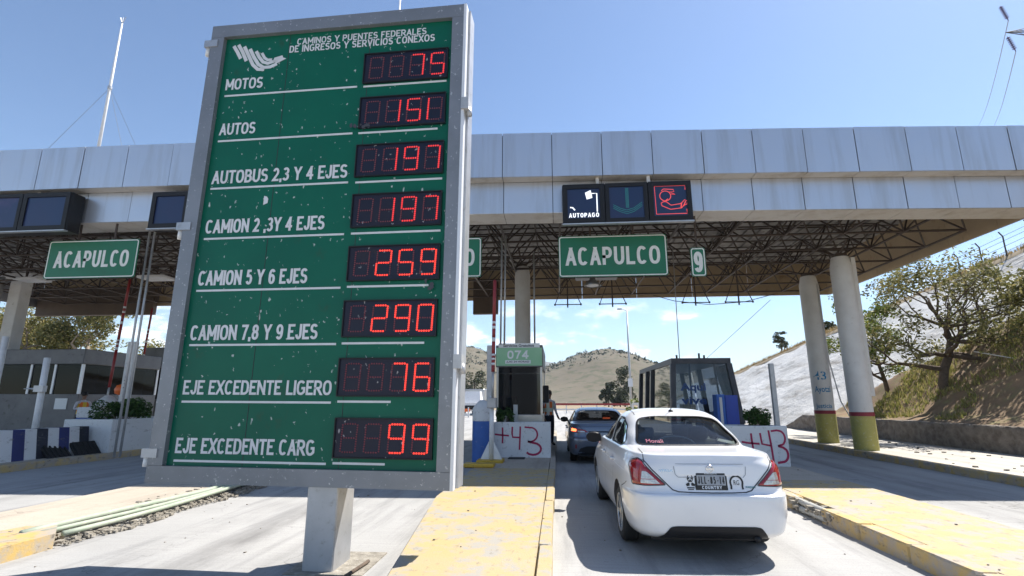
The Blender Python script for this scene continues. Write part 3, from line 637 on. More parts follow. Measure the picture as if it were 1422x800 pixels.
for x0, x1 in zip(J, J[1:]):
    fpanel('upper_fascia_panel', x0, x1, 0.0, 7.35, 8.6, 'fascia')
    fsoff('step_soffit_panel', x0, x1, 0.045, 0.355, 7.352, 'fascia_soffit')
    fpanel('lower_fascia_panel', x0, x1, 0.36, 6.47, 7.35, 'fascia')
    fsoff('lip_soffit_panel', x0, x1, 0.405, 1.2, 6.472, 'fascia_soffit')
    for o0, o1, z0, z1 in ((0.045, 0.08, 7.39, 8.56), (0.405, 0.44, 6.51, 7.9)):
        back.hexa([(x0, yf(x0) + o0, z0), (x1, yf(x1) + o0, z0), (x1, yf(x1) + o1, z0), (x0, yf(x0) + o1, z0), (x0, yf(x0) + o0, z1), (x1, yf(x1) + o0, z1), (x1, yf(x1) + o1, z1), (x0, yf(x0) + o1, z1)])
back.build('fascia_backing', 'joint_black', can)
XL, XR, YB = J[0], 12.74, 24.7
mb = MB()   # roof deck, ribbed
xs = lin(XL, XR - 0.1, 160)
for k, (a, b) in enumerate(zip(xs, xs[1:])):
    z = 7.98 if k % 2 else 8.05
    mb.hexa([(a, yf(a) + 0.1, z), (b, yf(b) + 0.1, z), (b, YB - 0.05, z), (a, YB - 0.05, z), (a, yf(a) + 0.1, 8.35), (b, yf(b) + 0.1, 8.35), (b, YB - 0.05, 8.35), (a, YB - 0.05, 8.35)])
mb.build('roof_deck', 'deck', can)
for x0, x1 in zip(J[::2], J[2::2] + [12.74]):
    if x1 <= x0: continue
    MB().box((x0 + 0.008, YB, 6.47), (x1 - 0.008, YB + 0.04, 8.5)).build('rear_fascia_panel', 'tan_lining', can)
yy = [yf(XR) + 0.05] + [yf(XR) + 0.05 + (YB - yf(XR) - 0.05) * k / 6 for k in range(1, 7)]
for a, b in zip(yy, yy[1:]):
    MB().box((XR - 0.03, a + 0.008, 6.47), (XR, b - 0.008, 8.5)).build('end_lining_panel', 'tan_lining', can)
    MB().box((XR + 0.003, a + 0.008, 6.46), (XR + 0.05, b - 0.008, 8.6)).build('end_fascia_panel', 'fascia', can)
MB().box((XL - 0.05, yf(XL), 6.46), (XL, YB, 8.6)).build('end_fascia_panel', 'fascia', can)
mb = MB()
for (a, b) in ((-28.2 + 0.8, -20.8), (-4.05, -2.83)):
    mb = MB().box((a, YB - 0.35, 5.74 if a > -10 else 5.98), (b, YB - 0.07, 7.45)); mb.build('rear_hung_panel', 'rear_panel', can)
# space frame
s = 1.72; bars = []; nx, ny = 23, 7
lo = lambda i, j: Vector((XR - 0.55 - i * s, YB - 0.45 - j * s, 6.58)); hi = lambda i, j: Vector((XR - 0.55 - (i + .5) * s, YB - 0.45 - (j + .5) * s, 7.72))
okp = lambda p: p.y > yf(p.x) + 0.75 and p.x > XL + 0.2
for i in range(nx):
    for j in range(ny):
        p = lo(i, j)
        for q, r in ((lo(i + 1, j), .038), (lo(i, j + 1), .038)):
            if okp(p) and okp(q): bars.append((p, q, r))
        h = hi(i, j)
        for q in (hi(i + 1, j), hi(i, j + 1)):
            if okp(h) and okp(q): bars.append((h, q, .032))
        for q in (p, lo(i + 1, j), lo(i, j + 1), lo(i + 1, j + 1)):
            if okp(h) and okp(q): bars.append((h, q, .027))
for k in range(14):      # purlins and bracing rods under the deck
    y = YB - 0.9 - k * 0.8; bars.append((Vector((XL + 6, y, 7.9)), Vector((XR - .2, y, 7.9)), .03)) if y > yf(8) + .8 else None
unit = bpy.data.meshes.new('truss_bar'); um = MB(); um.lathe((0, 0, 0), (0, 0, 1), [(1, 0), (1, 1)], 6, None, True, True)
unit.from_pydata([tuple(p) for p in um.v], [], um.f); unit.materials.append(MATS['truss']); unit.polygons.foreach_set('use_smooth', [True] * len(unit.polygons))
cinv = WM[can].inverted()
def vis(bar):
    m = (bar[0] + bar[1]) / 2; a = m.x / m.y
    return (m - Vector((0, 0, 1.6))).length + (0 if (-0.32 < a < 0.95 or -1.1 < a < -0.72) else 60)
bars.sort(key=vis); rest = MB()
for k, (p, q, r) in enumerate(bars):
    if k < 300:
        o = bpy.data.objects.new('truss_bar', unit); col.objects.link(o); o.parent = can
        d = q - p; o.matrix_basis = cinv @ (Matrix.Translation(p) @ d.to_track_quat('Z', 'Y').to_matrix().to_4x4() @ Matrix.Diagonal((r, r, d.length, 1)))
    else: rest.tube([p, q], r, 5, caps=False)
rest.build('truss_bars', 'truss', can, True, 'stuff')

# ---- columns
def column(x, y, r, ztop, label, painted=True, z0=0.15, graffiti=None):
    c = thing('canopy_column', label, 'column', (x, y, z0), group='round canopy columns')
    if painted:
        MB().lathe((x, y, 0), (0, 0, 1), [(r * 1.03, z0 - 0.05), (r * 1.03, 1.15)], 32, None, True, True).build('painted_foot', 'column_olive', c, True, angle=40)
        MB().lathe((x, y, 0), (0, 0, 1), [(r * 1.035, 1.152), (r * 1.035, 1.27)], 32, None, True, True).build('red_band', 'band_red', c, True, angle=40)
    MB().lathe((x, y, 0), (0, 0, 1), [(r, 1.272 if painted else z0 - 0.05), (r, ztop - 0.35), (r * 0.78, ztop)], 32, None, True, True).build('shaft', 'column_white', c, True, angle=40)
    MB().box((x - r * .5, y - r * .5, ztop), (x + r * .5, y + r * .5, ztop + 0.12)).build('cap_plate', 'truss', c)
    for k in range(3):
        a = k * 2.09 + 0.4; MB().tube([(x + .1 * math.cos(a), y + .1 * math.sin(a), ztop + .1), (x + .75 * math.cos(a), y + .75 * math.sin(a), 6.62 if ztop < 6.4 else ztop + 0.55)], 0.035, 6).build('strut', 'truss', c)
    if graffiti:
        face = math.atan2(-y, -x)
        for st, z, w, h, sh in graffiti:
            f = lambda u, v, z=z, sh=sh: (x + (r + .004) * math.cos(face + (u + sh) / r), y + (r + .004) * math.sin(face + (u + sh) / r), z + v)
            text(MB(), st, f, w, h, -w / 2, 0, 0.012).build('graffiti', 'graffiti_blue', c)
    return c
column(9.30, 17.1, 0.32, 6.2, 'nearer round white column with olive foot and red band on the kerb')
MB().box((9.62, 17.05, 1.75), (9.75, 17.18, 6.2)).build('downpipe', 'column_white', bpy.data.objects['canopy_column'])
column(9.62, 20.0, 0.33, 6.25, 'farther round white column with blue graffiti, olive foot and red band', graffiti=(('43', 2.35, 0.42, 0.30, -.02), ('Ayotzi', 1.85, 0.52, 0.28, 0.02), ('Justicia', 1.31, 0.54, 0.2, 0.0)))
column(-1.30, 19.5, 0.30, 6.75, 'plain round white column rising behind the green numbered booth', False, 0.18)
c = thing('canopy_column', 'square pale concrete column above the grey booth at the far edge of the canopy', 'column', (-23.4, 20, 0.15))
MB().box((-23.75, 19.8, 0.1), (-23.2, 20.3, 6.9), bev=0.02).build('shaft', 'column_white', c)
MB().box((-24.2, 19.5, 6.9), (-22.4, 20.6, 7.0)).build('cap_plate', 'column_white', c)
for k in range(2): MB().tube([(-24.0 - .17 * k, 19.7, 0.2), (-24.0 - .17 * k, 19.7, 6.9)], 0.06, 8).build('conduit', 'galvanised', c, True)

# loose cables hanging by the painted columns
single(MB().tube([(9.78, 19.7, 5.9), (9.80, 19.6, 3.0), (9.86, 19.3, 1.6), (10.0, 18.6, 0.5), (10.15, 18.2, 0.19), (10.7, 18.0, 0.18)], 0.022, 6), 'hanging_cable', 'column_white', 'pale loose cable hanging down between the two painted columns', 'cable', smooth=True)
single(MB().tube([(9.2, 20.0, 6.5), (10.8, 26, 2.0), (12.0, 30, 0.4)][:0] or [(10.6, 12.2, 0.18), (11.0, 13.2, 0.18), (11.6, 13.6, 0.19), (11.9, 14.4, 0.18)], 0.02, 6), 'ground_cable', 'cable', 'dark cable lying on the sidewalk by the stone wall', 'cable', smooth=True)

# ---- hanging triangular antenna frames, high-bay lamp, lighting trays
for x, lab in ((0.45, 'first hanging triangular antenna frame from the round column'), (2.2, 'second hanging triangular antenna frame, right of the canopy lamp'), (5.37, 'third hanging triangular antenna frame, under the number nine sign'), (6.99, 'fourth hanging triangular antenna frame, nearest the painted columns')):
    t = thing('antenna_frame', lab, 'antenna frame', (x, 20, 5.22), group='triangular antenna frames under the canopy')
    MB().tube([(x, 20, 5.2), (x, 20, 6.6)], 0.03, 6).build('rod', 'truss', t)
    MB().tube([(x - .5, 20, 5.32), (x + .52, 20, 5.32)], 0.02, 6).build('crossbar', 'truss', t)
    for sx in (-.5, .52): MB().tube([(x + sx, 20, 5.32), (x + sx * .15, 20, 6.4)], 0.018, 6).build('brace', 'truss', t); MB().lathe((x + sx, 20, 5.32), (0, 0, 1), [(.035, -.035), (.035, .035)], 8, None, True, True).build('end_knob', 'truss', t)
t = thing('high_bay_lamp', 'round canopy lamp hanging under the central green destination sign', 'lamp', (1.16, 16, 5.15))
MB().lathe((1.16, 16, 5.15), (0, 0, 1), [(.26, 0), (.27, .02), (.17, .16), (.09, .22), (.09, .36)], 20, None, False, True).build('reflector', 'stainless', t, True)
MB().lathe((1.16, 16, 5.165), (0, 0, 1), [(.0, 0), (.2, 0.0)], 20).build('diffuser', 'white_gloss', t)
MB().tube([(1.16, 16, 5.5), (1.16, 16, 6.6)], 0.025, 6).build('stem', 'truss', t)
t = thing('junction_box', 'pale flat box mounted under the central green destination sign', 'box', (1.2, 16.4, 5.55))
MB().box((0.65, 16.3, 5.5), (2.0, 16.7, 5.75), bev=0.02).build('case', 'booth_grey', t); MB().tube([(1.3, 16.5, 5.75), (1.3, 16.5, 6.6)], 0.03, 6).build('stem', 'truss', t)
for x, y, z, lab in ((-15.4, 18, 6.2, 'pale lighting tray under the canopy beside the price board'), (-17.2, 16.4, 6.25, 'pale lighting tray under the canopy behind the far destination sign'), (-21.8, 19, 6.5, 'pale lighting tray under the canopy beside the square column')):
    t = thing('light_tray', lab, 'light', (x, y, z), group='lighting trays under the canopy')
    MB().box((x - .55, y - .35, z), (x + .55, y + .35, z + .1), bev=0.02).build('tray', 'white_gloss', t); MB().tube([(x, y, z + .1), (x, y, 6.75)], 0.02, 6).build('stem', 'truss', t)
for pts, r, lab in (([(-1.63, 14.75, 3.2), (-1.60, 14.75, 6.5)], .028, 'thin galvanised conduit nearest the price board above the green numbered booth'), ([(-1.52, 14.75, 3.2), (-1.49, 14.75, 6.5)], .028, 'thin galvanised conduit next to the red barrier arm above the green numbered booth'), ([(-0.72, 16.6, 3.3), (-0.72, 16.6, 6.5)], .03, 'thin conduit just right of the plain round column'), ([(-11.72, 13.2, 0.16), (-11.72, 13.2, 6.9)], .03, 'left of two tall thin conduits beside the far barrier arms'), ([(-11.56, 13.2, 0.16), (-11.56, 13.2, 6.9)], .03, 'right of two tall thin conduits beside the far barrier arms'), ([(3.92, 17, 2.9), (3.95, 17, 6.6)], .014, 'thin aerial rod from the dark glass booth roof up to the canopy')):
    single(MB().tube(pts, r, 8), 'conduit_pipe', 'galvanised', lab, 'pipe', smooth=True)

# ---- roof mast with guy wires
t = thing('lightning_mast', 'tall slender white mast with guy wires on the canopy roof', 'mast', (-14.69, 14, 8.35))
MB().tube([(-14.69, 14, 8.3), (-14.69, 14, 11.83), (-14.69, 14, 14.3)], [.05, .042, .025], 8).build('pole', 'white_gloss', t, True)
MB().lathe((-14.69, 14, 11.8), (0, 0, 1), [(.065, -.05), (.065, .05)], 10, None, True, True).build('collar', 'steel', t)
for dx in (-.1, 0, .1): MB().tube([(-14.69, 14, 14.25), (-14.69 + dx, 14, 14.52)], .014, 5).build('tip_rod', 'steel', t)
for dx, dy in ((-1.9, -.6), (1.75, -.6), (0.2, 3)): MB().tube([(-14.69, 14, 11.8), (-14.69 + dx, 14 + dy, 8.36)], .007, 4).build('guy_wire', 'wire_grey', t)
t = thing('lightning_mast', 'thin mast tip showing just above the top of the price board', 'mast', (-4.92, 14, 8.35))
MB().tube([(-4.92, 14, 8.3), (-4.92, 14, 14.7)], [.06, .025], 8).build('pole', 'white_gloss', t, True)

# ------------------------------------------------------------------ overhead displays
def ring_frame(mb, x0, x1, z0, z1, y0, y1, b, mi=None):
    mb.box((x0, y0, z0), (x1, y1, z0 + b), mi); mb.box((x0, y0, z1 - b), (x1, y1, z1), mi)
    mb.box((x0, y0, z0 + b), (x0 + b, y1, z1 - b), mi); mb.box((x1 - b, y0, z0 + b), (x1, y1, z1 - b), mi)
def vms(x0, x1, z0, z1, y0, y1, label, draw=False):
    t = thing('lane_display', label, 'display', ((x0 + x1) / 2, (y0 + y1) / 2, z0), group='black three-screen lane displays on the canopy')
    MB().box((x0, y0 + 0.06, z0), (x1, y1, z1), bev=0.015).build('cabinet', 'black_plastic', t)
    MB().box((x0 - .01, y0 - .02, z0 - .035), (x1 + .01, y0 + .1, z0 - .004)).build('drip_tray', 'steel', t)
    w = (x1 - x0) / 3; S = []
    for k in range(3):
        a, b = x0 + k * w, x0 + (k + 1) * w
        mb = MB(); ring_frame(mb, a + .012, b - .012, z0 + .01, z1 - .01, y0, y0 + .058, 0.12 if k != 1 else 0.10); mb.build('bezel', 'black_plastic', t)
        S.append((MB().box((a + .1, y0 + .035, z0 + .1), (b - .1, y0 + .057, z1 - .1)).build('screen', 'screen_blue', t), a + .14, b - .14, z0 + .15, z1 - .13))
    for xx in (x0 + w * .85, x0 + 2.05 * w): MB().tube([(xx, y1 - .1, z1 - 0.02), (xx, y1 - .1, 7.36)], 0.05, 8).build('hanger', 'column_white', t)
    if draw:
        yo = y0 + 0.031; n = (0, -1, 0)
        for k, (so, a, b, c, d) in enumerate(S):
            W, H = b - a, d - c; f = lambda u, v: (a + u * W, yo, c + v * H); lw = 0.020
            mb = MB()
            if k == 0:
                signtext(mb, 'AUTOPAGO', lambda p_, q_: (a + p_, yo, c + q_), 0.94 * W, 0.15 * H, 0.03 * W, 0.02 * H, .2, .2)
                stroke(mb, f, [(.74, .83), (.92, .83), (.92, .2)], 0.03, n)
                mb.face([f(.55, .86), f(.60, .63), f(.78, .68), f(.73, .95)])
                stroke(mb, f, [(.07, .37), (.15, .36), (.22, .27)], 0.035, n); mb.build('lit_pictogram', 'led_white', so)
            elif k == 1:
                for dx in (-.035, 0, .035): stroke(mb, f, [(.52 + dx, .98), (.52 + dx, .3)], 0.014, n)
                for dz in (0, .06, .12): stroke(mb, f, [(.08, .3 + dz), (.3, .17 + dz), (.5, .10 + dz), (.72, .17 + dz), (.98, .36 + dz)], 0.014, n)
                mb.build('arrow_pictogram', 'led_green_dim', so)
            else:
                stroke(mb, f, [(.98, .85), (.98, 1.0), (.04, 1.0), (.06, .05), (.99, .05), (.99, .2)], lw, n)
                stroke(mb, f, arc(.36, .66, .17, 0, 360, 18, .17), lw, n)
                stroke(mb, f, [(.25, .84), (.32, .9), (.62, .87), (.64, .8), (.5, .8), (.66, .7), (.54, .72)], lw, n)
                stroke(mb, f, [(.30, .47), (.22, .42), (.24, .33), (.5, .20), (.84, .24), (.9, .32), (1.0, .36), (1.03, .46), (.94, .51), (.86, .42), (.8, .38), (.52, .34), (.38, .46), (.3, .47)], lw, n)
                stroke(mb, f, [(.36, .5), (.44, .56)], lw, n); stroke(mb, f, [(.82, .25), (.84, .4)], lw * 1.6, n); stroke(mb, f, [(.9, .3), (.97, .46)], lw * 1.4, n)
                mb.build('lit_pictogram', 'led_red_line', so)
    return t
vms(0.21, 3.50, 6.06, 7.14, 12.58, 12.84, 'black lane display with AUTOPAGO, arrow and red cap figure above the central destination sign', True)
vms(-17.4, -13.15, 6.11, 7.2, 12.0, 12.45, 'unlit black lane display above the far destination sign')
vms(-10.85, -7.6, 6.1, 7.14, 12.1, 12.45, 'unlit black lane display half hidden behind the price board')

def green_sign(x0, x1, z0, z1, y, st, label, tw=None, pad=0.2, bold=0.03):
    t = thing('overhead_sign' if len(st) > 2 else 'lane_number_sign', label, 'sign', ((x0 + x1) / 2, y, z0))
    W, H = x1 - x0, z1 - z0; r = 0.06
    rr = [(x, z) for cx, cz, a in ((x1 - r, z1 - r, 0), (x0 + r, z1 - r, 90), (x0 + r, z0 + r, 180), (x1 - r, z0 + r, 270)) for x, z in arc(cx, cz, r, a, a + 90, 4)]
    MB().prism(rr, (1, 0, 0), (0, 0, 1), (0, 1, 0), 0.03, (0, y, 0)).build('plate', 'sign_green', t)
    mb = MB(); e = 0.03; ins = [(min(max(x, x0 + e), x1 - e), min(max(z, z0 + e), z1 - e)) for x, z in rr]
    pts = [(x0 + e + (x - x0) * (W - 2 * e) / W, y - .003, z0 + e + (z - z0) * (H - 2 * e) / H) for x, z in rr]; pts.append(pts[0])
    mb.ribbon(pts, 0.028, (0, -1, 0)); mb.build('border', 'sign_white', t)
    sign_letters(t, st, lambda u, v: (x0 + u, y - .004, z0 + v), (1 - 2 * pad) * W, (0.44 if len(st) > 2 else 0.72) * H, pad * W, (0.28 if len(st) > 2 else 0.14) * H, (.165 if len(st) > 2 else .17), .12, m='sign_white')
    for xx in ((x0 + .3 * W, x0 + .7 * W) if W > 1 else (x0 + W / 2,)): MB().tube([(xx, y + .06, z0 + .05), (xx, y + .06, 6.75)], 0.03, 6).build('hanger', 'truss', t)
    return t
green_sign(0.09, 2.93, 4.80, 5.93, 13.25, 'ACAPULCO', 'green overhead ACAPULCO sign in the middle, below the lit lane display', pad=0.065)
green_sign(3.56, 3.94, 4.79, 5.57, 13.4, '9', 'small green lane sign with white number 9', pad=0.2)
green_sign(-14.15, -11.45, 4.90, 5.99, 12.6, 'ACAPULCO', 'green overhead ACAPULCO sign over the lane beyond the price board', pad=0.09)
green_sign(-4.85, -2.0, 4.86, 5.97, 13.25, 'ACAPULCO', 'green overhead sign almost wholly hidden behind the price board', pad=0.065)

# ------------------------------------------------------------------ toll price board
BO = Vector((-4.24, 5.2, 0.785)); BY = -0.0359; BR = -0.0059; BW, BH, BD = 3.213, 5.389, 0.32
EX = Vector((math.cos(BY) * math.cos(BR), math.sin(BY) * math.cos(BR), math.sin(BR))); NV = Vector((math.sin(BY), -math.cos(BY), 0)); EZ = EX.cross(-NV).normalized()
if EZ.z < 0: EZ = -EZ
def BL(u, v, d=0.0): return BO + EX * u + EZ * v + NV * d
def bbox(mb, u0, v0, d0, u1, v1, d1, mi=None):
    mb.hexa([BL(u0, v0, d1), BL(u1, v0, d1), BL(u1, v0, d0), BL(u0, v0, d0), BL(u0, v1, d1), BL(u1, v1, d1), BL(u1, v1, d0), BL(u0, v1, d0)], mi); return mb
bd = thing('price_board', 'tall green toll price board with red digits in a grey steel cabinet', 'price board', (-2.33, 5.45, 0))
bbox(MB(), 0.03, 0.03, -BD, BW - 0.03, BH - 0.03, -0.10).build('cabinet', 'frame_paint', bd)
bbox(MB(), BW - 0.03, 0.01, -BD, BW + 0.045, BH - 0.01, -0.105).build('side_channel', 'steel', bd)
for n, a in (('frame_rail', (0, 0, -.1, BW, .165, 0)), ('frame_rail', (0, BH - .165, -.1, BW, BH, 0)), ('frame_stile', (0, .168, -.1, .172, BH - .168, 0)), ('frame_stile', (BW - .15, .168, -.1, BW, BH - .168, 0))):
    bbox(MB(), *a).build(n, 'frame_paint', bd)
bbox(MB(), BW - 0.012, 0.0, -.104, BW + 0.02, BH, 0.006).build('edge_trim', 'frame_trim', bd)
# green sheet: origin at the board's lower corner so that the weathering sits on the sheet
pm = MB(); bbox(pm, 0.165, 0.15, -.099, BW - .142, BH - .15, -.055); panel = pm.build('green_sheet', 'board_green', bd)
for u in (1.02, 2.05): bbox(MB(), u - .003, .17, -.0545, u + .003, BH - .17, -.0525).build('sheet_seam', 'joint_black', bd)
def blab(st, u, v, w, h, th=.165):
    if h < .12: signtext(MB(), st, lambda a, b: BL(a, b, -.0500), w, h, u, v, th, .09, NV).build('heading', 'letter_white', bd, kind='stuff')
    else: sign_letters(bd, st, lambda a, b: BL(a, b, -.0500), w, h, u, v, th, .055, NV)
blab('CAMINOS Y PUENTES FEDERALES', 1.118, 5.065, 1.625, .088, .17); blab('DE INGRESOS Y SERVICIOS CONEXOS', 1.028, 4.962, 1.82, .096, .17)
rows = (('MOTOS', .245, 4.51, .485, .15), ('AUTOS', .247, 3.908, .46, .152), ('AUTOBUS 2,3 Y 4 EJES', .238, 3.285, 1.66, .165), ('CAMION 2 ,3Y 4 EJES', .245, 2.68, 1.435, .165), ('CAMION 5 Y 6 EJES', .243, 2.072, 1.293, .17), ('CAMION 7,8 Y 9 EJES', .243, 1.462, 1.468, .165), ('EJE EXCEDENTE LIGERO', .248, .885, 1.668, .15), ('EJE EXCEDENTE CARG', .254, .288, 1.533, .155))
for r in rows: blab(*r)
for u0, u1, v in ((.247, 1.931, 4.432), (.244, 1.919, 3.832), (.235, 1.914, 3.228), (.241, 1.915, 2.617), (.238, 1.923, 2.014), (.246, 1.924, 1.41), (.25, 1.919, .811), (.252, 1.917, .214),
                  (2.01, 3.006, 4.426), (1.992, 2.924, 3.828), (2.0, 2.999, 3.221), (1.996, 3.002, 2.62), (1.996, 2.895, 2.022), (1.987, 2.875, 1.416), (1.988, 2.554, .822), (1.988, 2.528, .222)):
    bbox(MB(), u0, v - .011, -.0545, u1, v + .011, -.0505).build('underline', 'letter_white', bd)
# bird emblem of slanted stripes
mb = MB(); fL = lambda a, b: BL(.28 + a * .72, 4.735 + b * .40, -.0500)
def band(pts, w): mb.ribbon([fL(*p) for p in pts], w, NV)
band([(.0, .97), (.08, .75), (.16, .50)], .044); band([(.085, 1.0), (.17, .76), (.27, .40)], .044)
band([(.2, .92), (.29, .62), (.4, .25), (.5, .08), (.62, .06)], .044); band([(.31, .82), (.40, .52), (.5, .25), (.6, .13), (.72, .13), (.84, .22)], .044)
band([(.43, .72), (.5, .50), (.58, .32), (.67, .26), (.78, .32), (.88, .42)], .042); band([(.54, .64), (.6, .46), (.66, .38), (.74, .38)], .036)
mb.face([fL(.78, .44), fL(.92, .50), fL(.94, .42), fL(1.0, .38), fL(.84, .24), fL(.76, .30)]); mb.build('emblem', 'letter_white', bd)
# displays
SEG = {'0': 'abcdef', '1': 'bc', '2': 'abged', '4': 'fgbc', '5': 'afgcd', '6': 'afgedc', '7': 'abc', '9': 'abcdfg', ' ': ''}
def seg_dots():
    D = {}
    w, h = 1.0, 2.0
    def ln(a, b, n=5): return [(a[0] + (b[0] - a[0]) * (k + .5) / n, a[1] + (b[1] - a[1]) * (k + .5) / n) for k in range(n)]
    D['a'] = ln((.08, h), (.92, h)); D['g'] = ln((.08, h / 2), (.92, h / 2)); D['d'] = ln((.08, 0), (.92, 0))
    D['f'] = ln((0, h / 2), (0, h), 6); D['b'] = ln((w, h / 2), (w, h), 6); D['e'] = ln((0, 0), (0, h / 2), 6); D['c'] = ln((w, 0), (w, h / 2), 6)
    return D
SD = seg_dots()
disp = ((2.003, 4.455, '  75', 0), (1.993, 3.878, ' 151', 0), (1.990, 3.278, ' 197', 0), (1.990, 2.680, ' 197', 0), (1.992, 2.078, ' 259', 1), (1.985, 1.478, ' 290', 1), (1.980, .872, '  76', 1), (1.988, .272, '  99', 1))
for u0, v0, val, bright in disp:
    W, H = 1.02, 0.392
    d = bbox(MB(), u0, v0, -.0545, u0 + W, v0 + H, -.038).build('price_display', 'display_face', bd)
    mb = MB(); b = .012
    for q in ((u0, v0, u0 + W, v0 + b), (u0, v0 + H - b, u0 + W, v0 + H), (u0, v0 + b, u0 + b, v0 + H - b), (u0 + W - b, v0 + b, u0 + W, v0 + H - b)): bbox(mb, q[0], q[1], -.0375, q[2], q[3], -.022)
    mb.build('display_frame', 'black_plastic', d)
    for k, ch in enumerate(val):
        sh = -.055 if (val == ' 151' and k == 3) else 0.0
        gx = u0 + .075 + k * .245; gz = v0 + .06; mb = MB(); on = SEG[ch]
        lit_e = 'bc' if not (val == ' 151' and k == 3) else 'ef'
        for sname, dots in SD.items():
            lit = sname in (on if not (val == ' 151' and k == 3) else 'ef')
            for x, y in dots:
                c = BL(gx + x * .155 + y * .006, gz + y * .136, -.0345); r = .0115 if lit else .0095
                ids = [mb.P(c + EX * r * math.cos(t) + EZ * r * math.sin(t)) for t in [math.pi / 3 * j for j in range(6)]]
                top = mb.P(c + NV * .005)
                for j in range(6): mb.idx([ids[j], ids[(j + 1) % 6], top], 0 if lit else 1)
        mb.build('digit', ['led_on' if bright else 'led_on_dim', 'led_off'], d)
# soot, bird dropping and dents that have a shape of their own
mb = MB(); p = [(.0, .0), (.05, .02), (.055, .07), (.035, .1), (.0, .11)]; mb.face([BL(.92 + a, 3.0 + c, -.0498) for a, c in p]); mb.build('peeled_patch', 'letter_white', bd)
rg = random.Random(3)
def soot(u, v, w, h, n, nm='soot_mark'):
    mb = MB()
    for k in range(n):
        cu, cv, r = u + rg.gauss(0, w), v + rg.gauss(0, h), rg.uniform(.008, .026)
        mb.face([BL(cu + r * math.cos(t) * rg.uniform(.6, 1.3), cv + r * math.sin(t) * rg.uniform(.6, 1.6), -.0215 - .0002 * k) for t in [6.283 * j / 7 for j in range(7)]])
    mb.build(nm, 'print_dark', bd)
soot(2.02, 3.905, .05, .012, 8); soot(2.9, 2.02, .03, .03, 5)
for v in (5.1, 2.72, .25):
    bbox(MB(), -.075, v - .005, -.09, .10, v + .085, .012).build('hinge_plate', 'steel', bd)
    c = BL(-.045, v - .1, -.04); MB().tube([c, c + EZ * .1], .032, 10).build('hinge_barrel', 'white_gloss', bd, True)
for v in (4.08, 1.22):
    bbox(MB(), BW - .01, v - .07, -.16, BW + .075, v + .07, .03).build('latch_plate', 'galvanised', bd)
    c = BL(BW + .06, v - .02, -.05); MB().tube([c, c - EZ * .10 + EX * .015], .03, 8).build('padlock', 'steel', bd, True)
MB().box((-2.48, 5.17, -0.02), (-2.17, 5.6, 0.84), bev=0.012).build('post', 'steel', bd)
MB().box((-2.62, 5.08, -.02), (-1.86, 5.85, 0.012)).build('footing', 'rubble', bd)
MB().box((-2.49, 5.16, .80), (-2.16, 5.61, .812)).build('weld_bead', 'steel', bd)
single(MB().tube([(-1.98, 4.95, 0.03), (-1.92, 5.45, 0.035)], 0.017, 6), 'steel_rod', 'bark', 'short rusty rod lying at the foot of the price board', 'rod', smooth=True)

# ------------------------------------------------------------------ foliage helpers
def leaves(mb, rg, centres, n, size, flat=0.0):
    """leaf sized folded faces scattered in clumps; centres = (point, radii, weight)"""
    tot = sum(c[2] for c in centres)
    for p, r, w in centres:
        for _ in range(int(n * w / tot)):
            while True:
                d = Vector((rg.uniform(-1, 1), rg.uniform(-1, 1), rg.uniform(-1, 1)))
                if 0.05 < d.length < 1: break
            d = d.normalized() * (d.length ** 0.6)
            q = Vector(p) + Vector((d.x * r[0], d.y * r[1], d.z * r[2]))
            a = Vector((rg.gauss(0, 1), rg.gauss(0, 1), rg.gauss(0, .6))).normalized(); b = a.cross(Vector((rg.gauss(0, 1), rg.gauss(0, 1), rg.gauss(0, 1)))).normalized()
            s = size * rg.uniform(.6, 1.35); i = [mb.P(q - a * s), mb.P(q + b * s * .45), mb.P(q + a * s), mb.P(q - b * s * .45 + a.cross(b) * s * .15)]
            mb.idx([i[0], i[1], i[2]]); mb.idx([i[0], i[2], i[3]])
def planter_bush(x, y, z, rx, ry, h, label, n=1500, size=.035, seed=1):
    t = thing('planter_shrub', label, 'shrub', (x, y, z)); rg = random.Random(seed); mb = MB(); st = MB()
    cs = []
    for k in range(26):
        a = rg.uniform(0, 6.283); q = math.sqrt(rg.random()); px, py, pz = x + rx * q * math.cos(a) * .85, y + ry * q * math.sin(a) * .85, z + h * rg.uniform(.35, .95) * (1 - .25 * q)
        cs.append(((px, py, pz), (rx * .28, ry * .3, h * .22), 1)); st.tube([(x + (px - x) * .4, y + (py - y) * .4, z - .05), (px, py, pz)], .008, 4, caps=False)
    leaves(mb, rg, cs, n, size); mb.build('foliage', 'leaf_hedge', t); st.build('stems', 'bark', t)

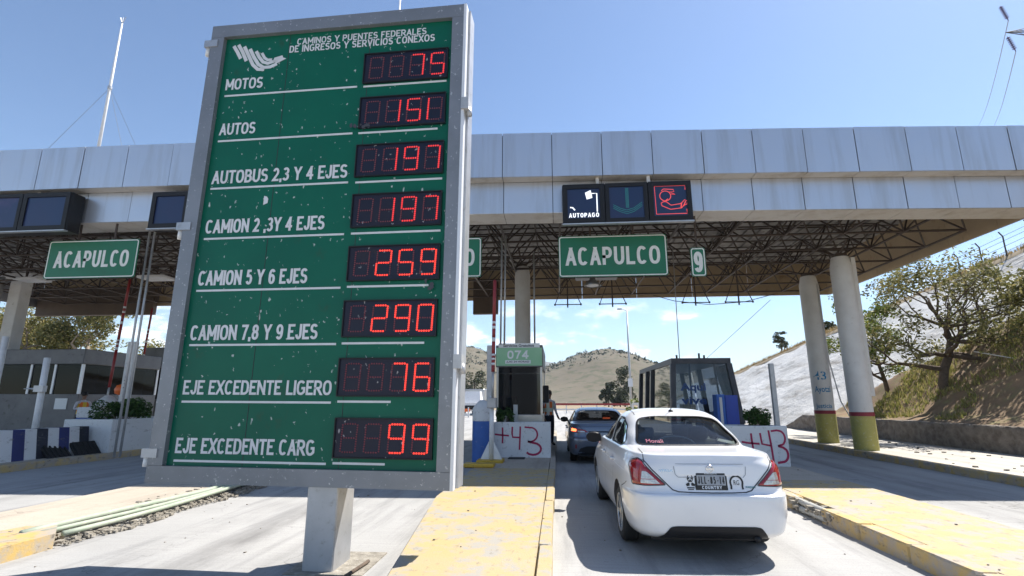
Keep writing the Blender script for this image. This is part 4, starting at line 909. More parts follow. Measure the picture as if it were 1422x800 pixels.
# ------------------------------------------------------------------ lane island with the green numbered booth
def plus43(t, f, nrm, variant=0, lw=.043):
    mb = MB()
    if variant == 0:
        stroke(mb, f, [(.02, .66), (.12, .64), (.27, .62)], lw, nrm); stroke(mb, f, [(.155, .86), (.16, .6), (.155, .40)], lw, nrm)
        stroke(mb, f, [(.33, .88), (.325, .7), (.335, .58), (.46, .57)], lw, nrm); stroke(mb, f, [(.47, .89), (.465, .6), (.455, .22)], lw, nrm)
        stroke(mb, f, [(.545, .87), (.62, .86)] + arc(.65, .66, .12, 75, -60, 8, .2) + [(.66, .45), (.60, .46)], lw, nrm)
        stroke(mb, f, [(.6, .46), (.70, .42)] + arc(.69, .25, .14, 60, -90, 8, .17) + [(.62, .10), (.58, .15)], lw * 1.25, nrm)
    else:
        stroke(mb, f, [(.05, .6), (.2, .57), (.42, .55)], lw, nrm); stroke(mb, f, [(.26, .82), (.27, .55), (.29, .28)], lw, nrm)
        stroke(mb, f, [(.45, .83), (.47, .55), (.66, .5)], lw, nrm); stroke(mb, f, [(.63, .9), (.66, .5), (.68, .05)], lw, nrm)
        stroke(mb, f, [(.68, .88), (.8, .9)] + arc(.84, .70, .12, 80, -60, 8, .19) + [(.8, .5)], lw, nrm)
        stroke(mb, f, [(.8, .5), (.9, .46)] + arc(.86, .28, .13, 40, -90, 8, .19) + [(.76, .07)], lw * 1.2, nrm)
    mb.build('graffiti', 'graffiti_red', t)
t = thing('planter_block', 'white concrete block with red +43 graffiti before the green numbered booth', 'planter', (-.95, 14.0, .18))
mb = MB(); mb.box((-1.69, 13.78, .17), (-.21, 13.93, 1.06), bev=.012); mb.build('front_wall', 'white_paint', t)
for q in (((-1.69, 13.933, .17), (-1.55, 14.55, 1.05)), ((-.35, 13.933, .17), (-.21, 14.55, 1.05)), ((-1.548, 14.42, .17), (-.352, 14.55, 1.05))): MB().box(*q, bev=.01).build('side_wall', 'white_paint', t)
MB().box((-1.548, 13.933, .17), (-.352, 14.418, .95)).build('soil', 'bank_earth', t)
plus43(t, lambda u, v: (-1.69 + 1.48 * u, 13.776, .18 + .87 * v), (0, -1, 0))
planter_bush(-1.46, 14.2, .95, .26, .22, .5, 'small green shrub in the planter before the green numbered booth', 1300, .035, 2)
t = thing('bollard', 'blue and white painted bollard beside the barrier post', 'bollard', (-1.95, 13.4, .0))
MB().lathe((-1.95, 13.5, 0), (0, 0, 1), [(.26, 0), (.26, 1.1)], 20, None, True, True).build('blue_lower', 'blue_gloss', t, True, angle=40)
MB().lathe((-1.95, 13.5, 0), (0, 0, 1), [(.262, 1.103), (.262, 1.4), (.2, 1.5), (.08, 1.62), (.0, 1.63)], 20, None, True).build('white_top', 'white_paint', t, True, angle=40)
def barrier_gate(x, y, z, label, ztop, stripe0, lean=0.0, reds=True, scale=1.0):
    t = thing('barrier_gate', label, 'barrier', (x, y, z))
    MB().box((x - .32, y - .28, z - .01), (x + .3, y + .22, z + .06), bev=.01).build('base_plate', 'yellow_steel', t)
    MB().tube([(x, y, z + .06), (x + lean * .3, y, z + 1.55)], .055, 12).build('post', 'white_gloss', t, True)
    for s in (-1, 1): MB().prism([(0.055, 0), (.26, 0), (.055, .42)], (s, 0, 0), (0, 0, 1), (0, 1, 0), .012, (x, y - .006, z + .061)).build('gusset', 'white_gloss', t)
    MB().box((x - .1, y - .12, z + 1.25), (x + .12, y + .1, z + 1.5), bev=.015).build('pivot_box', 'steel', t)
    zz = z + 1.5; k = 0
    for L, m in stripe0:
        p0 = (x + lean * (zz - z) + .02, y - .14, zz); zz2 = zz + L; p1 = (x + lean * (zz2 - z) + .02, y - .14, zz2)
        MB().tube([p0, p1], .045 if m != 'galvanised' else .03, 10).build('arm_section', m, t, True); zz = zz2
    return t
st = [(.62, 'galvanised'), (.16, 'red_gloss'), (.06, 'white_gloss'), (.07, 'red_gloss'), (.05, 'white_gloss'), (.05, 'red_gloss'), (.05, 'white_gloss'), (.3, 'red_gloss'), (.1, 'white_gloss'), (.22, 'red_gloss'), (.07, 'white_gloss'), (.06, 'red_gloss'), (.06, 'white_gloss'), (1.05, 'red_gloss')]
barrier_gate(-1.62, 12.75, .18, 'raised red and white barrier arm on white post by the price board', 4.6, st, .012)
t = thing('yellow_step', 'low yellow steel box on the island by the price board edge', 'box', (-1.75, 11.75, .18)); MB().box((-2.1, 11.6, .185), (-1.42, 11.95, .26), bev=.02).build('lid', 'yellow_steel', t); MB().box((-2.06, 11.63, .172), (-1.46, 11.92, .184)).build('foot', 'black_rubber', t)
single(MB().box((-1.28, 13.35, .183), (-.86, 13.7, .2), bev=.004), 'rubber_mat', 'black_rubber', 'small black mat lying before the white graffiti block', 'mat')
single(MB().box((-1.86, 13.55, .17), (-1.72, 13.68, 3.05), bev=.01), 'steel_post', 'galvanised', 'square grey steel post beside the raised barrier arm', 'post')

bt = thing('toll_booth', 'narrow steel toll booth with green 074 sign', 'toll booth', (-1.1, 16.3, .18))
x0, x1, y0, y1 = -1.77, -.44, 15.0, 18.2
MB().box((x0, y0, .17), (x1, y1, 1.22), bev=.01).build('lower_body', 'stainless', bt)
for xx in (x0, -1.13, x1 - .06): MB().box((xx, y0 - .02, 1.222), (xx + .06, y0 + .05, 2.56)).build('post', 'stainless', bt) if xx != -1.13 else None
for xx in (x0, x1 - .06): MB().box((xx, y1 - .06, 1.222), (xx + .06, y1, 2.56)).build('post', 'stainless', bt)
MB().face([(x0 + .06, y0 + .01, 1.225), (x1 - .06, y0 + .01, 1.225), (x1 - .06, y0 + .01, 2.555), (x0 + .06, y0 + .01, 2.555)]).build('front_pane', 'glass_tint', bt)
for xx in (x0 + .02, x1 - .02): MB().face([(xx, y0 + .05, 1.225), (xx, y1 - .06, 1.225), (xx, y1 - .06, 2.555), (xx, y0 + .05, 2.555)]).build('side_pane', 'glass_tint', bt)
MB().box((x0 + .06, y1 - .5, 1.222), (x1 - .06, y1 - .07, 2.5)).build('dark_room_block', 'room_shade', bt)  # block behind the panes, room shade painted as its colour
MB().box((x0 - .02, y0 - .04, 2.562), (x1 + .02, y1, 3.2), bev=.01).build('roof_box', 'booth_grey', bt)
MB().box((x0 + .02, y0 + .9, 1.3), (x0 + .5, y0 + 1.3, 1.75)).build('seat_back', 'red_gloss', bt); MB().box((x0 + .7, y0 + .3, 1.23), (x1 - .15, y0 + .7, 1.9)).build('till_screen', 'black_plastic', bt)
s1 = MB().box((x0 + .0, y0 - .065, 2.6), (x1 - .0, y0 - .042, 3.12)).build('green_sign', 'booth_green', bt)
signtext(MB(), '074', lambda u, v: (x0 + u, y0 - .069, 2.6 + v), .62, .24, .32, .2, .2, .1).build('lettering', 'print_white', s1)
MB().box((x0 + .26, y0 - .072, 2.66), (x0 + 1.0, y0 - .067, 2.76)).build('caption_plate', 'print_white', s1)
text(MB(), '¡LAS 24 HORAS!', lambda u, v: (x0 + u, y0 - .075, 2.6 + v), .66, .07, .3, .075, .02).build('caption', 'print_dark', s1)
s2 = MB().box((x0 + .06, y0 - .065, 3.125), (x1 - .06, y0 - .042, 3.25)).build('top_sign', 'print_white', bt)
text(MB(), 'Servicios Gratuitos', lambda u, v: (x0 + u, y0 - .069, 3.13 + v), .9, .085, .2, .012, .02).build('caption', 'print_dark', s2)
MB().box((x1 + .0, y0 + .35, 1.55), (x1 + .17, y0 + .75, 2.05), bev=.02).build('lane_camera', 'black_plastic', bt)
MB().box((x0 + .5, y0 - .10, .75), (x0 + .62, y0 - .025, 1.5)).build('speaker_post', 'galvanised', bt)

# ------------------------------------------------------------------ island with the dark glass booth
t = thing('planter_block', 'white concrete block with red +43 graffiti beside the white car', 'planter', (4.3, 12.9, .18))
MB().box((3.62, 12.42, .17), (5.12, 12.57, 1.05), bev=.012).build('front_wall', 'white_paint', t)
for q in (((3.62, 12.573, .17), (3.76, 13.4, 1.04)), ((4.98, 12.573, .17), (5.12, 13.4, 1.04)), ((3.762, 13.27, .17), (4.978, 13.4, 1.04))): MB().box(*q, bev=.01).build('side_wall', 'white_paint', t)
MB().box((3.762, 12.573, .17), (4.978, 13.268, .94)).build('soil', 'bank_earth', t)
plus43(t, lambda u, v: (4.05 + 1.04 * u, 12.416, .2 + .84 * v), (0, -1, 0), 1)
planter_bush(4.66, 12.95, .94, .3, .26, .52, 'rounded green shrub in the planter beside the dark glass booth', 1900, .035, 3)
single(MB().box((5.86, 14.9, 0.0), (5.98, 15.02, 2.62), bev=.008), 'steel_post', 'galvanised', 'tall square steel post right of the planter shrub before the embankment', 'post')
cb = thing('toll_booth', 'dark glass toll booth with slanting corner posts beside the white car', 'toll booth', (4.4, 19, .18))
fx0, fx1, bx0, bx1 = 3.52, 5.18, 3.35, 5.45; y0, y1, zt, zb = 16.2, 22.4, 2.88, .95
MB().box((bx0, y0 - .12, .17), (bx1, y1, zb), bev=.012).build('lower_body', 'booth_dark', cb)
mb = MB(); mb.hexa([(fx0 - .05, y0 - .06, zt - .16), (fx1 + .05, y0 - .06, zt - .16), (fx1 + .05, y1, zt - .16), (fx0 - .05, y1, zt - .16), (fx0 - .05, y0 - .06, zt), (fx1 + .05, y0 - .06, zt), (fx1 + .05, y1, zt), (fx0 - .05, y1, zt)]); mb.build('roof', 'booth_dark', cb)
for (tx, ty, px, py) in ((fx0, y0, bx0 + .06, y0 - .1), (fx1, y0, bx1 - .06, y0 - .1), (fx0, y1 - .1, bx0 + .05, y1 - .1), (fx1, y1 - .1, bx1 - .05, y1 - .1), (fx0, y0 + 3.4, bx0 + .05, y0 + 3.4), (fx0, y0 + 4.5, bx0 + .05, y0 + 4.5), (fx1, y0 + 3.4, bx1 - .05, y0 + 3.4)):
    w = .075
    MB().hexa([(px - w, py - w, zb), (px + w, py - w, zb), (px + w, py + w, zb), (px - w, py + w, zb), (tx - w, ty - w, zt - .162), (tx + w, ty - w, zt - .162), (tx + w, ty + w, zt - .162), (tx - w, ty + w, zt - .162)]).build('corner_post', 'booth_dark', cb)
fpn = lambda u, v: Vector((bx0 + .06 + (fx0 - bx0 - .06) * v + u * ((bx1 - bx0 - .12) * (1 - v) + (fx1 - fx0) * v), y0 - .09 + .09 * v, zb + (zt - .16 - zb) * v))
gp = MB().face([fpn(0, 0), fpn(1, 0), fpn(1, 1), fpn(0, 1)]).build('front_pane', 'glass_booth_blue', cb)
for u in (.3, .74): MB().tube([fpn(u, 0) + Vector((0, .03, 0)), fpn(u, 1) + Vector((0, .03, 0))], .03, 6).build('mullion', 'booth_dark', cb)
gt = MB(); off = Vector((0, -.006, 0))
text(gt, 'Aqui', lambda u, v: fpn(u, v) + off, .42, .17, .12, .50, .03); text(gt, 'vive', lambda u, v: fpn(u, v) + off, .40, .13, .13, .31, .03); gt.build('graffiti', 'graffiti_navy', gp)
for a, b in ((y0 + .1, y0 + 3.3), (y0 + 3.5, y0 + 4.4), (y0 + 4.6, y1 - .2)):
    MB().face([(bx0 + .05, a, zb + .01), (bx0 + .05, b, zb + .01), (fx0, b, zt - .17), (fx0, a, zt - .17)]).build('side_pane', 'glass_booth', cb)
    MB().face([(bx1 - .05, a, zb + .01), (bx1 - .05, b, zb + .01), (fx1, b, zt - .17), (fx1, a, zt - .17)]).build('side_pane', 'glass_booth', cb)
MB().face([(bx0 + .05, y1 - .1, zb + .01), (bx1 - .05, y1 - .1, zb + .01), (fx1, y1 - .1, zt - .17), (fx0, y1 - .1, zt - .17)]).build('rear_pane', 'glass_booth', cb)
MB().box((fx0 + .2, y0 + 4.0, zb), (fx0 + .75, y0 + 4.6, zt - .17)).build('inner_cabinet', 'booth_grey', cb); MB().box((fx0 + .35, y0 + .6, zb), (fx0 + .75, y0 + 1.0, zb + .55)).build('till_screen', 'black_plastic', cb)
for x, y, h in ((3.7, 16.4, .12), (4.35, 16.3, .16), (4.5, 16.3, .1)): MB().tube([(x, y, zt), (x, y, zt + h)], .03, 8).build('roof_stub', 'black_plastic', cb)
t = thing('control_cabinet', 'tall bright blue metal cabinet leaning at the corner of the dark glass booth', 'cabinet', (4.55, 15.2, .18))
MB().box((4.62, 15.0, .17), (4.96, 15.4, 1.76), bev=.012).build('body', 'cabinet_blue', t); MB().box((4.39, 15.0, .17), (4.612, 15.4, 1.78), bev=.012).build('side_panel', 'blue_gloss', t); MB().box((4.46, 14.985, .9), (4.53, 14.998, 1.7)).build('label_strip', 'fascia_soffit', t)

# ------------------------------------------------------------------ far lanes beyond the price board
t = thing('striped_barrier', 'low concrete barrier painted in black and white stripes', 'barrier', (-13.6, 11, .16))
y = 8.6; k = 0
while y < 14.0:
    MB().hexa([(-13.7, y, .15), (-13.22, y, .15), (-13.22, y + .3, .15), (-13.7, y + .3, .15), (-13.62, y, .9), (-13.34, y, .9), (-13.34, y + .3, .9), (-13.62, y + .3, .9)]).build('painted_stripe', ('white_paint', 'black_paint', 'white_paint', 'blue_black_paint')[k % 4], t); y += .3; k += 1
t = thing('planter_block', 'long plain white planter beside the striped barrier', 'planter', (-13.5, 15.5, .16))
MB().box((-14.3, 14.15, .15), (-12.78, 14.3, 1.08), bev=.015).build('front_wall', 'white_paint', t); MB().box((-12.93, 14.303, .15), (-12.78, 18.5, 1.08), bev=.015).build('side_wall', 'white_paint', t)
MB().box((-14.3, 14.303, .15), (-14.15, 18.5, 1.08), bev=.015).build('side_wall', 'white_paint', t); MB().box((-14.148, 14.303, .15), (-12.932, 18.4, .98)).build('soil', 'bank_earth', t)
planter_bush(-13.55, 15.3, .98, .68, .85, .75, 'wide dark green shrub in the plain white planter', 4500, .045, 5)
for dx, dy, rz, lab in ((0, 0, .1, 'black ribbed rubber slab leaning on the striped barrier'), (.25, .75, -.1, 'black ribbed rubber slab leaning on the white planter corner')):
    t = thing('rubber_slab', lab, 'slab', (-13.0 + dx, 13.4 + dy, .17)); M = Matrix.Translation((-13.15 + dx * .4, 13.0 + dy, .2)) @ Matrix.Rotation(rz, 4, 'Z') @ Matrix.Rotation(R(48), 4, 'Y')
    MB(M).box((-.36, -.36, 0), (.3, .36, .05), bev=.01).build('plate', 'black_rubber', t)
    for q in range(5): MB(M).box((-.34, -.3 + q * .14, .051), (.28, -.25 + q * .14, .075)).build('rib', 'black_rubber', t)
t = thing('bollard', 'blue and white painted bollard behind the striped barrier', 'bollard', (-15.6, 16.6, .16))
MB().box((-16.1, 16.3, .15), (-15.3, 16.9, 1.05), bev=.03).build('blue_lower', 'blue_gloss', t); MB().box((-16.1, 16.3, 1.053), (-15.3, 16.9, 1.4), bev=.03).build('white_top', 'white_paint', t)
MB().lathe((-15.3, 16.6, 1.4), (0, 0, 1), [(.4, 0), (.3, .2), (.1, .38), (0, .4)], 12, None, True).build('sandbag', 'white_paint', t, True)
t = thing('barrier_post', 'white round barrier post with side arm behind the striped barrier', 'post', (-15.0, 14, .16))
MB().tube([(-15.0, 14, .15), (-15.05, 14, 2.85)], .085, 12).build('tube', 'white_gloss', t, True); MB().tube([(-15.5, 13.9, 1.95), (-15.05, 13.9, 1.95)], [.012, .035], 8).build('arm_stub', 'galvanised', t); MB().box((-15.15, 13.85, 1.86), (-14.85, 13.98, 2.04)).build('clamp', 'steel', t)
t = thing('barrier_post', 'white round post at the very edge beside the grey booth', 'post', (-16.6, 14, .16)); MB().tube([(-16.55, 14, .15), (-16.55, 14, 3.5)], .085, 12).build('tube', 'white_gloss', t, True); MB().lathe((-16.55, 14, .15), (0, 0, 1), [(.16, 0), (.16, .04)], 12, None, True, True).build('foot', 'steel', t)
st2 = [(.4, 'galvanised'), (1.3, 'red_gloss'), (.1, 'white_gloss'), (.07, 'red_gloss'), (.07, 'white_gloss'), (.06, 'red_gloss'), (.06, 'white_gloss'), (.55, 'red_gloss'), (.1, 'white_gloss'), (.3, 'red_gloss'), (.07, 'white_gloss'), (.1, 'red_gloss'), (.07, 'white_gloss'), (1.0, 'red_gloss')]
barrier_gate(-15.55, 16.9, .16, 'thicker raised red and white barrier arm by the wide planter shrub', 5.4, st2, .03)
barrier_gate(-19.3, 22.5, .16, 'thinner raised red and white barrier arm farther back in the far lane', 5.0, st2, .03)
t = thing('steel_post', 'square grey post with black numerals by the two tall conduits', 'post', (-13.68, 15.4, .16)); MB().box((-14.0, 15.6, .15), (-13.72, 15.75, 3.5), bev=.01).build('shaft', 'galvanised', t)
text(MB(), '5\n3', lambda u, v: (-13.92 + u, 15.595, 2.0 + v), .12, .4, 0, 0, .02).build('numerals', 'print_dark', t)
lb = thing('toll_booth', 'wide grey toll booth behind the striped barrier', 'toll booth', (-19.6, 19.5, .16))
bx0, bx1, y0, y1 = -23.6, -18.0, 18.2, 22.0
MB().box((bx0, y0, .15), (bx1, y1, 1.86), bev=.012).build('lower_body', 'booth_grey', lb); MB().box((bx0 - .05, y0 - .08, 2.98), (bx1 + .05, y1, 3.55), bev=.02).build('roof_band', 'booth_grey', lb)
for xx in (bx0, -20.2, -19.2, bx1 - .09): MB().box((xx, y0, 1.862), (xx + .09, y0 + .08, 2.978)).build('post', 'frame_trim', lb)
MB().box((bx1 - .09, y1 - .1, 1.862), (bx1, y1, 2.978)).build('post', 'frame_trim', lb)
for a, b in ((bx0 + .09, -20.2), (-20.11, -19.2), (-19.11, bx1 - .09)): MB().face([(a, y0 + .04, 1.863), (b, y0 + .04, 1.863), (b, y0 + .04, 2.977), (a, y0 + .04, 2.977)]).build('front_pane', 'glass_dark', lb)
MB().face([(bx1 - .04, y0 + .08, 1.863), (bx1 - .04, y1 - .1, 1.863), (bx1 - .04, y1 - .1, 2.977), (bx1 - .04, y0 + .08, 2.977)]).build('side_pane', 'glass_dark', lb)
MB().box((bx0 + .1, y0 + 1.2, 1.862), (bx1 - .5, y1 - .2, 2.95)).build('dark_room_block', 'room_shade', lb)  # solid block filling the cabin, its near-black colour stands for interior shade
MB().box((-18.9, y0 - .015, 1.3), (-18.4, y0 - .002, 1.7)).build('notice_sheet', 'print_white', lb); MB().box((-21.9, y0 - .015, 1.2), (-21.4, y0 - .002, 1.6)).build('notice_sheet', 'fascia_soffit', lb); 
l2 = thing('toll_booth', 'smaller grey toll booth farther back beside the price board edge', 'toll booth', (-19.6, 25.5, .16))
MB().box((-21.4, 24.4, .15), (-17.6, 28, 1.7), bev=.012).build('lower_body', 'booth_grey', l2); MB().box((-20.9, 24.3, 3.25), (-17.6, 28, 4.25), bev=.02).build('roof_band', 'booth_grey', l2)
MB().face([(-20.8, 24.5, 1.71), (-17.7, 24.5, 1.71), (-17.7, 24.5, 3.24), (-20.8, 24.5, 3.24)]).build('front_pane', 'glass_dark', l2); MB().box((-20.8, 25.4, 1.72), (-17.7, 27.5, 3.24)).build('dark_interior', 'room_shade', l2)  # interior block carries the same painted room shade
for xx in (-20.9, -17.7): MB().box((xx, 24.4, 1.702), (xx + .1, 24.52, 3.248)).build('post', 'frame_trim', l2)
MB().box((-24.5, 25.0, 2.2), (-20.95, 27.6, 2.5), bev=.02).build('side_canopy', 'booth_dark', l2); MB().box((-24.4, 25.3, .15), (-21.5, 27.4, 2.18)).build('rear_room', 'booth_dark', l2)
t = thing('warning_beacon', 'round orange beacon on the white bollard beside the far booth', 'beacon', (-14.95, 16.75, 1.8)); MB().lathe((-15.0, 16.75, 1.79), (0, 0, 1), [(.02, 0), (.17, .06), (.2, .2), (.14, .34), (.0, .38)], 14).build('lens', 'beacon_orange', t, True); MB().tube([(-15.0, 16.75, 1.55), (-15.0, 16.75, 1.8)], .05, 8).build('stalk', 'steel', t)

# ------------------------------------------------------------------ cars
def cat_rom(tab, t):
    i = min(int(t), len(tab) - 2); f = t - i; p0, p1, p2, p3 = tab[max(i - 1, 0)], tab[i], tab[i + 1], tab[min(i + 2, len(tab) - 1)]
    out = []
    for a, b, c, d in zip(p0, p1, p2, p3):
        m1, m2 = (c - a) / 2, (d - b) / 2
        out.append((2 * f ** 3 - 3 * f ** 2 + 1) * b + (f ** 3 - 2 * f ** 2 + f) * m1 + (-2 * f ** 3 + 3 * f ** 2) * c + (f ** 3 - f ** 2) * m2)
    return out
# z, y rear, y front, half width, roundness
TAB_A = [(0.19, 0.5, 3.9, 0.55, 8.5), (0.2, 0.25, 4.22, 0.74, 8.5), (0.27, 0.075, 4.36, 0.8, 8.5), (0.34, 0.04, 4.42, 0.826, 8.5), (0.45, 0.014, 4.45, 0.845, 8.5), (0.56, 0, 4.46, 0.848, 8.5), (0.652, 0.006, 4.45, 0.848, 8.5), (0.668, 0.058, 4.43, 0.847, 8.5), (0.72, 0.085, 4.41, 0.846, 8.5), (0.82, 0.1, 4.36, 0.84, 8.5), (0.92, 0.115, 4.28, 0.822, 8.5), (0.985, 0.135, 4.18, 0.795, 7), (1.03, 0.150, 4.02, 0.772, 7), (1.045, 0.21, 3.85, 0.757, 7), (1.055, 0.45, 3.6, 0.745, 7), (1.07, 0.66, 3.4, 0.733, 5), (1.1, 0.74, 3.32, 0.72, 5), (1.18, 0.88, 3.14, 0.692, 5), (1.27, 1.05, 2.93, 0.658, 4), (1.35, 1.22, 2.72, 0.62, 3.8), (1.41, 1.39, 2.55, 0.575, 3.6), (1.455, 1.58, 2.4, 0.51, 3.4), (1.485, 1.78, 2.28, 0.4, 3), (1.502, 1.95, 2.17, 0.22, 2.4)]
def car_rings(tab, lv0=0.0, inset=0.0, n=128, per=3):
    rings = []; L = len(tab) - 1; steps = int((L - lv0) * per)
    for k in range(steps + 1):
        z, yr, yfr, hw, e = cat_rom(tab, lv0 + (L - lv0) * k / steps)
        yr += inset; yfr -= inset; hw -= inset; z2 = z - (inset * .8 if z > 1.3 else 0)
        ym, hl = (yr + yfr) / 2, (yfr - yr) / 2; ring = []
        for j in range(n):
            a = 2 * math.pi * j / n
            ca, sa = math.cos(a), math.sin(a)
            x = hw * math.copysign(abs(ca) ** (2 / e), ca); y = ym + hl * math.copysign(abs(sa) ** (2 / e), sa)
            zz = z2
            if y > 3.1 and z > .55: zz -= min(1, (z - .55) / .3) * .30 * min(1, (y - 3.1) / 1.3) ** 1.3
            if .9 < z < 1.09 and y < 1.0: zz += .012 * (1 - (abs(x) / .8) ** 2)
            ring.append(Vector((x, y, zz)))
        rings.append(ring)
    return rings
def rings_mesh(rings):
    mb = MB(); n = len(rings[0]); ids = [[mb.P(p) for p in r] for r in rings]
    for k in range(len(ids) - 1):
        for j in range(n): mb.idx([ids[k][j], ids[k][(j + 1) % n], ids[k + 1][(j + 1) % n], ids[k + 1][j]])
    mb.idx(ids[0][::-1]); mb.idx(ids[-1]); return mb
def raw(mb, name='cutter', fix=True):
    me = bpy.data.meshes.new(name); me.from_pydata([tuple(v) for v in mb.v], [], mb.f)
    bm = bmesh.new(); bm.from_mesh(me); bmesh.ops.recalc_face_normals(bm, faces=bm.faces); bm.to_mesh(me); bm.free()
    o = bpy.data.objects.new(name, me); col.objects.link(o); return o
def rounded(poly, r=.04, n=4):
    P = [Vector(p) for p in poly]; out = []
    for k, p in enumerate(P):
        a, b = P[k - 1], P[(k + 1) % len(P)]; d1 = (a - p); d2 = (b - p); q = min(r, d1.length * .45, d2.length * .45)
        s, e = p + d1.normalized() * q, p + d2.normalized() * q
        for i in range(n + 1):
            t = i / n; out.append(tuple((1 - t) ** 2 * s + 2 * t * (1 - t) * p + t * t * e))
    return out
def densify(poly, d=.05, closed=True):
    out = []; n = len(poly)
    for k in range(n if closed else n - 1):
        a, b = Vector(poly[k]), Vector(poly[(k + 1) % n]); m = max(1, int((b - a).length / d))
        for i in range(m): out.append(tuple(a + (b - a) * i / m))
    if not closed: out.append(tuple(poly[-1]))
    return out
def make_car(name, label, loc, rotz, tab, paint, spec):
    t = thing(name, label, 'car', loc, rotz); CM = WM[t]
    body0 = raw(rings_mesh(car_rings(tab)), 'body0')
    bv = BVHTree.FromPolygons([v.co.copy() for v in body0.data.vertices], [list(p.vertices) for p in body0.data.polygons])
    def hit(o, d):
        r = bv.ray_cast(Vector(o), Vector(d).normalized()); return r[0], r[1]
    def proj(kind):
        if kind == 'rear': return lambda a, b: hit((a, -2, b), (0, 1, 0))
        if kind == 'left': return lambda a, b: hit((-3, a, b), (1, 0, 0))
        if kind == 'right': return lambda a, b: hit((3, a, b), (-1, 0, 0))
        if kind == 'top': return lambda a, b: hit((a, b, 4), (0, 0, -1))
        if kind == 'diagR': d = Vector((-.6, .8, 0)); e = Vector((.8, .6, 0))
        else: d = Vector((.6, .8, 0)); e = Vector((-.8, .6, 0))
        return lambda a, b: hit(e * a + Vector((0, 0, b)) - d * 4, d)
    last = [Vector((0, 0, 0)), Vector((0, -1, 0))]
    def patch(nm, kind, poly, m, off=.004, par=None, rr=.03, rings=5, th=0.0, build=True, mb=None):
        f = proj(kind); poly = densify(rounded(poly, rr) if rr else poly, .04); cx = sum(p[0] for p in poly) / len(poly); cy = sum(p[1] for p in poly) / len(poly)
        mb = mb or MB(CM); ids = []
        for k in range(rings, 0, -1):
            row = []
            for a, b in poly:
                s = k / rings; h, nn = f(cx + (a - cx) * s, cy + (b - cy) * s)
                if h is None: h, nn = last
                last[0], last[1] = h, nn
                row.append(mb.P(h + nn * (off if not th or k < rings else off - th)))
            ids.append(row)
        h, nn = f(cx, cy); h, nn = (h, nn) if h is not None else (last[0], last[1]); c = mb.P(h + nn * off); n = len(poly)
        for k in range(len(ids) - 1):
            for j in range(n): mb.idx([ids[k][j], ids[k][(j + 1) % n], ids[k + 1][(j + 1) % n], ids[k + 1][j]])
        for j in range(n): mb.idx([ids[-1][j], ids[-1][(j + 1) % n], c])
        return mb.build(nm, m, par or t, True) if build else mb
    def line(nm, kind, pts, w, m, off=.003, closed=False, par=None):
        f = proj(kind); pts = densify(pts, .03, closed); 
        if closed: pts.append(pts[0]); pts.append(pts[1])
        P = []
        for a, b in pts:
            h, nn = f(a, b)
            if h is not None: P.append((h, nn))
        mb = MB(CM); L = []
        for k, (p, nn) in enumerate(P):
            d = (P[min(k + 1, len(P) - 1)][0] - P[max(k - 1, 0)][0]).normalized(); s = d.cross(nn).normalized() * w / 2
            L.append((mb.P(p + nn * off - s), mb.P(p + nn * off + s)))
        for k in range(len(L) - 1): mb.idx([L[k][0], L[k][1], L[k + 1][1], L[k + 1][0]])
        return mb.build(nm, m, par or t, True)
    # --- carve: cabin, windows, wheel wells
    cut = [raw(rings_mesh(car_rings(tab, 9.2, .045, 96)))]
    m = MB(); m.box((-.62, 1.3, .45), (.62, 3.1, .93)); cut.append(raw(m))
    RW, SW = spec['rear_window'], spec['side_windows']
    m = MB(); m.prism(rounded(RW, .07), (1, 0, 0), (0, 0, 1), (0, 1, 0), 2.4, (0, -.5, 0)); cut.append(raw(m))
    for poly in SW:
        m = MB(); m.prism(rounded(poly, .05), (0, 1, 0), (0, 0, 1), (1, 0, 0), 2.4, (-1.2, 0, 0)); cut.append(raw(m))
    m = MB(); m.prism(rounded(spec['windscreen'], .07), (1, 0, 0), (0, 0, 1), (0, 1, 0), 1.6, (0, 2.3, 0)); cut.append(raw(m))
    for ya in (spec['axles']):
        for sx in (-1, 1):
            m = MB(); m.lathe((sx * .56, ya, .315), (sx, 0, 0), [(.365, 0), (.365, .6)], 40, None, True, True); cut.append(raw(m))
    for c in cut:
        mod = body0.modifiers.new('cut', 'BOOLEAN'); mod.operation = 'DIFFERENCE'; mod.object = c; mod.solver = 'EXACT'
    bpy.context.view_layer.update()
    me = bpy.data.meshes.new_from_object(body0.evaluated_get(bpy.context.evaluated_depsgraph_get()))
    for c in cut: bpy.data.objects.remove(c)
    bpy.data.objects.remove(body0)
    me.name = 'body'; me.materials.clear(); me.materials.append(MATS[paint]); me.materials.append(MATS['car_inside'])
    inner = []
    for p in me.polygons:
        c = p.center; nrm = p.normal
        h = bv.find_nearest(c); inner.append(1 if (h[3] > .02) else 0)
    me.polygons.foreach_set('material_index', inner); me.polygons.foreach_set('use_smooth', [True] * len(me.polygons)); me.set_sharp_from_angle(angle=R(28)); me.update()
    bo = bpy.data.objects.new('body', me); col.objects.link(bo); bo.parent = t; WM[bo] = WM[t]
    # --- glass and its black edging
    gm = spec['glass']
    g = patch('rear_window', 'rear', RW, gm, -.008, rr=.07, rings=6); line('window_seal', 'rear', rounded(RW, .07), .03, 'black_plastic', .003, True, g)
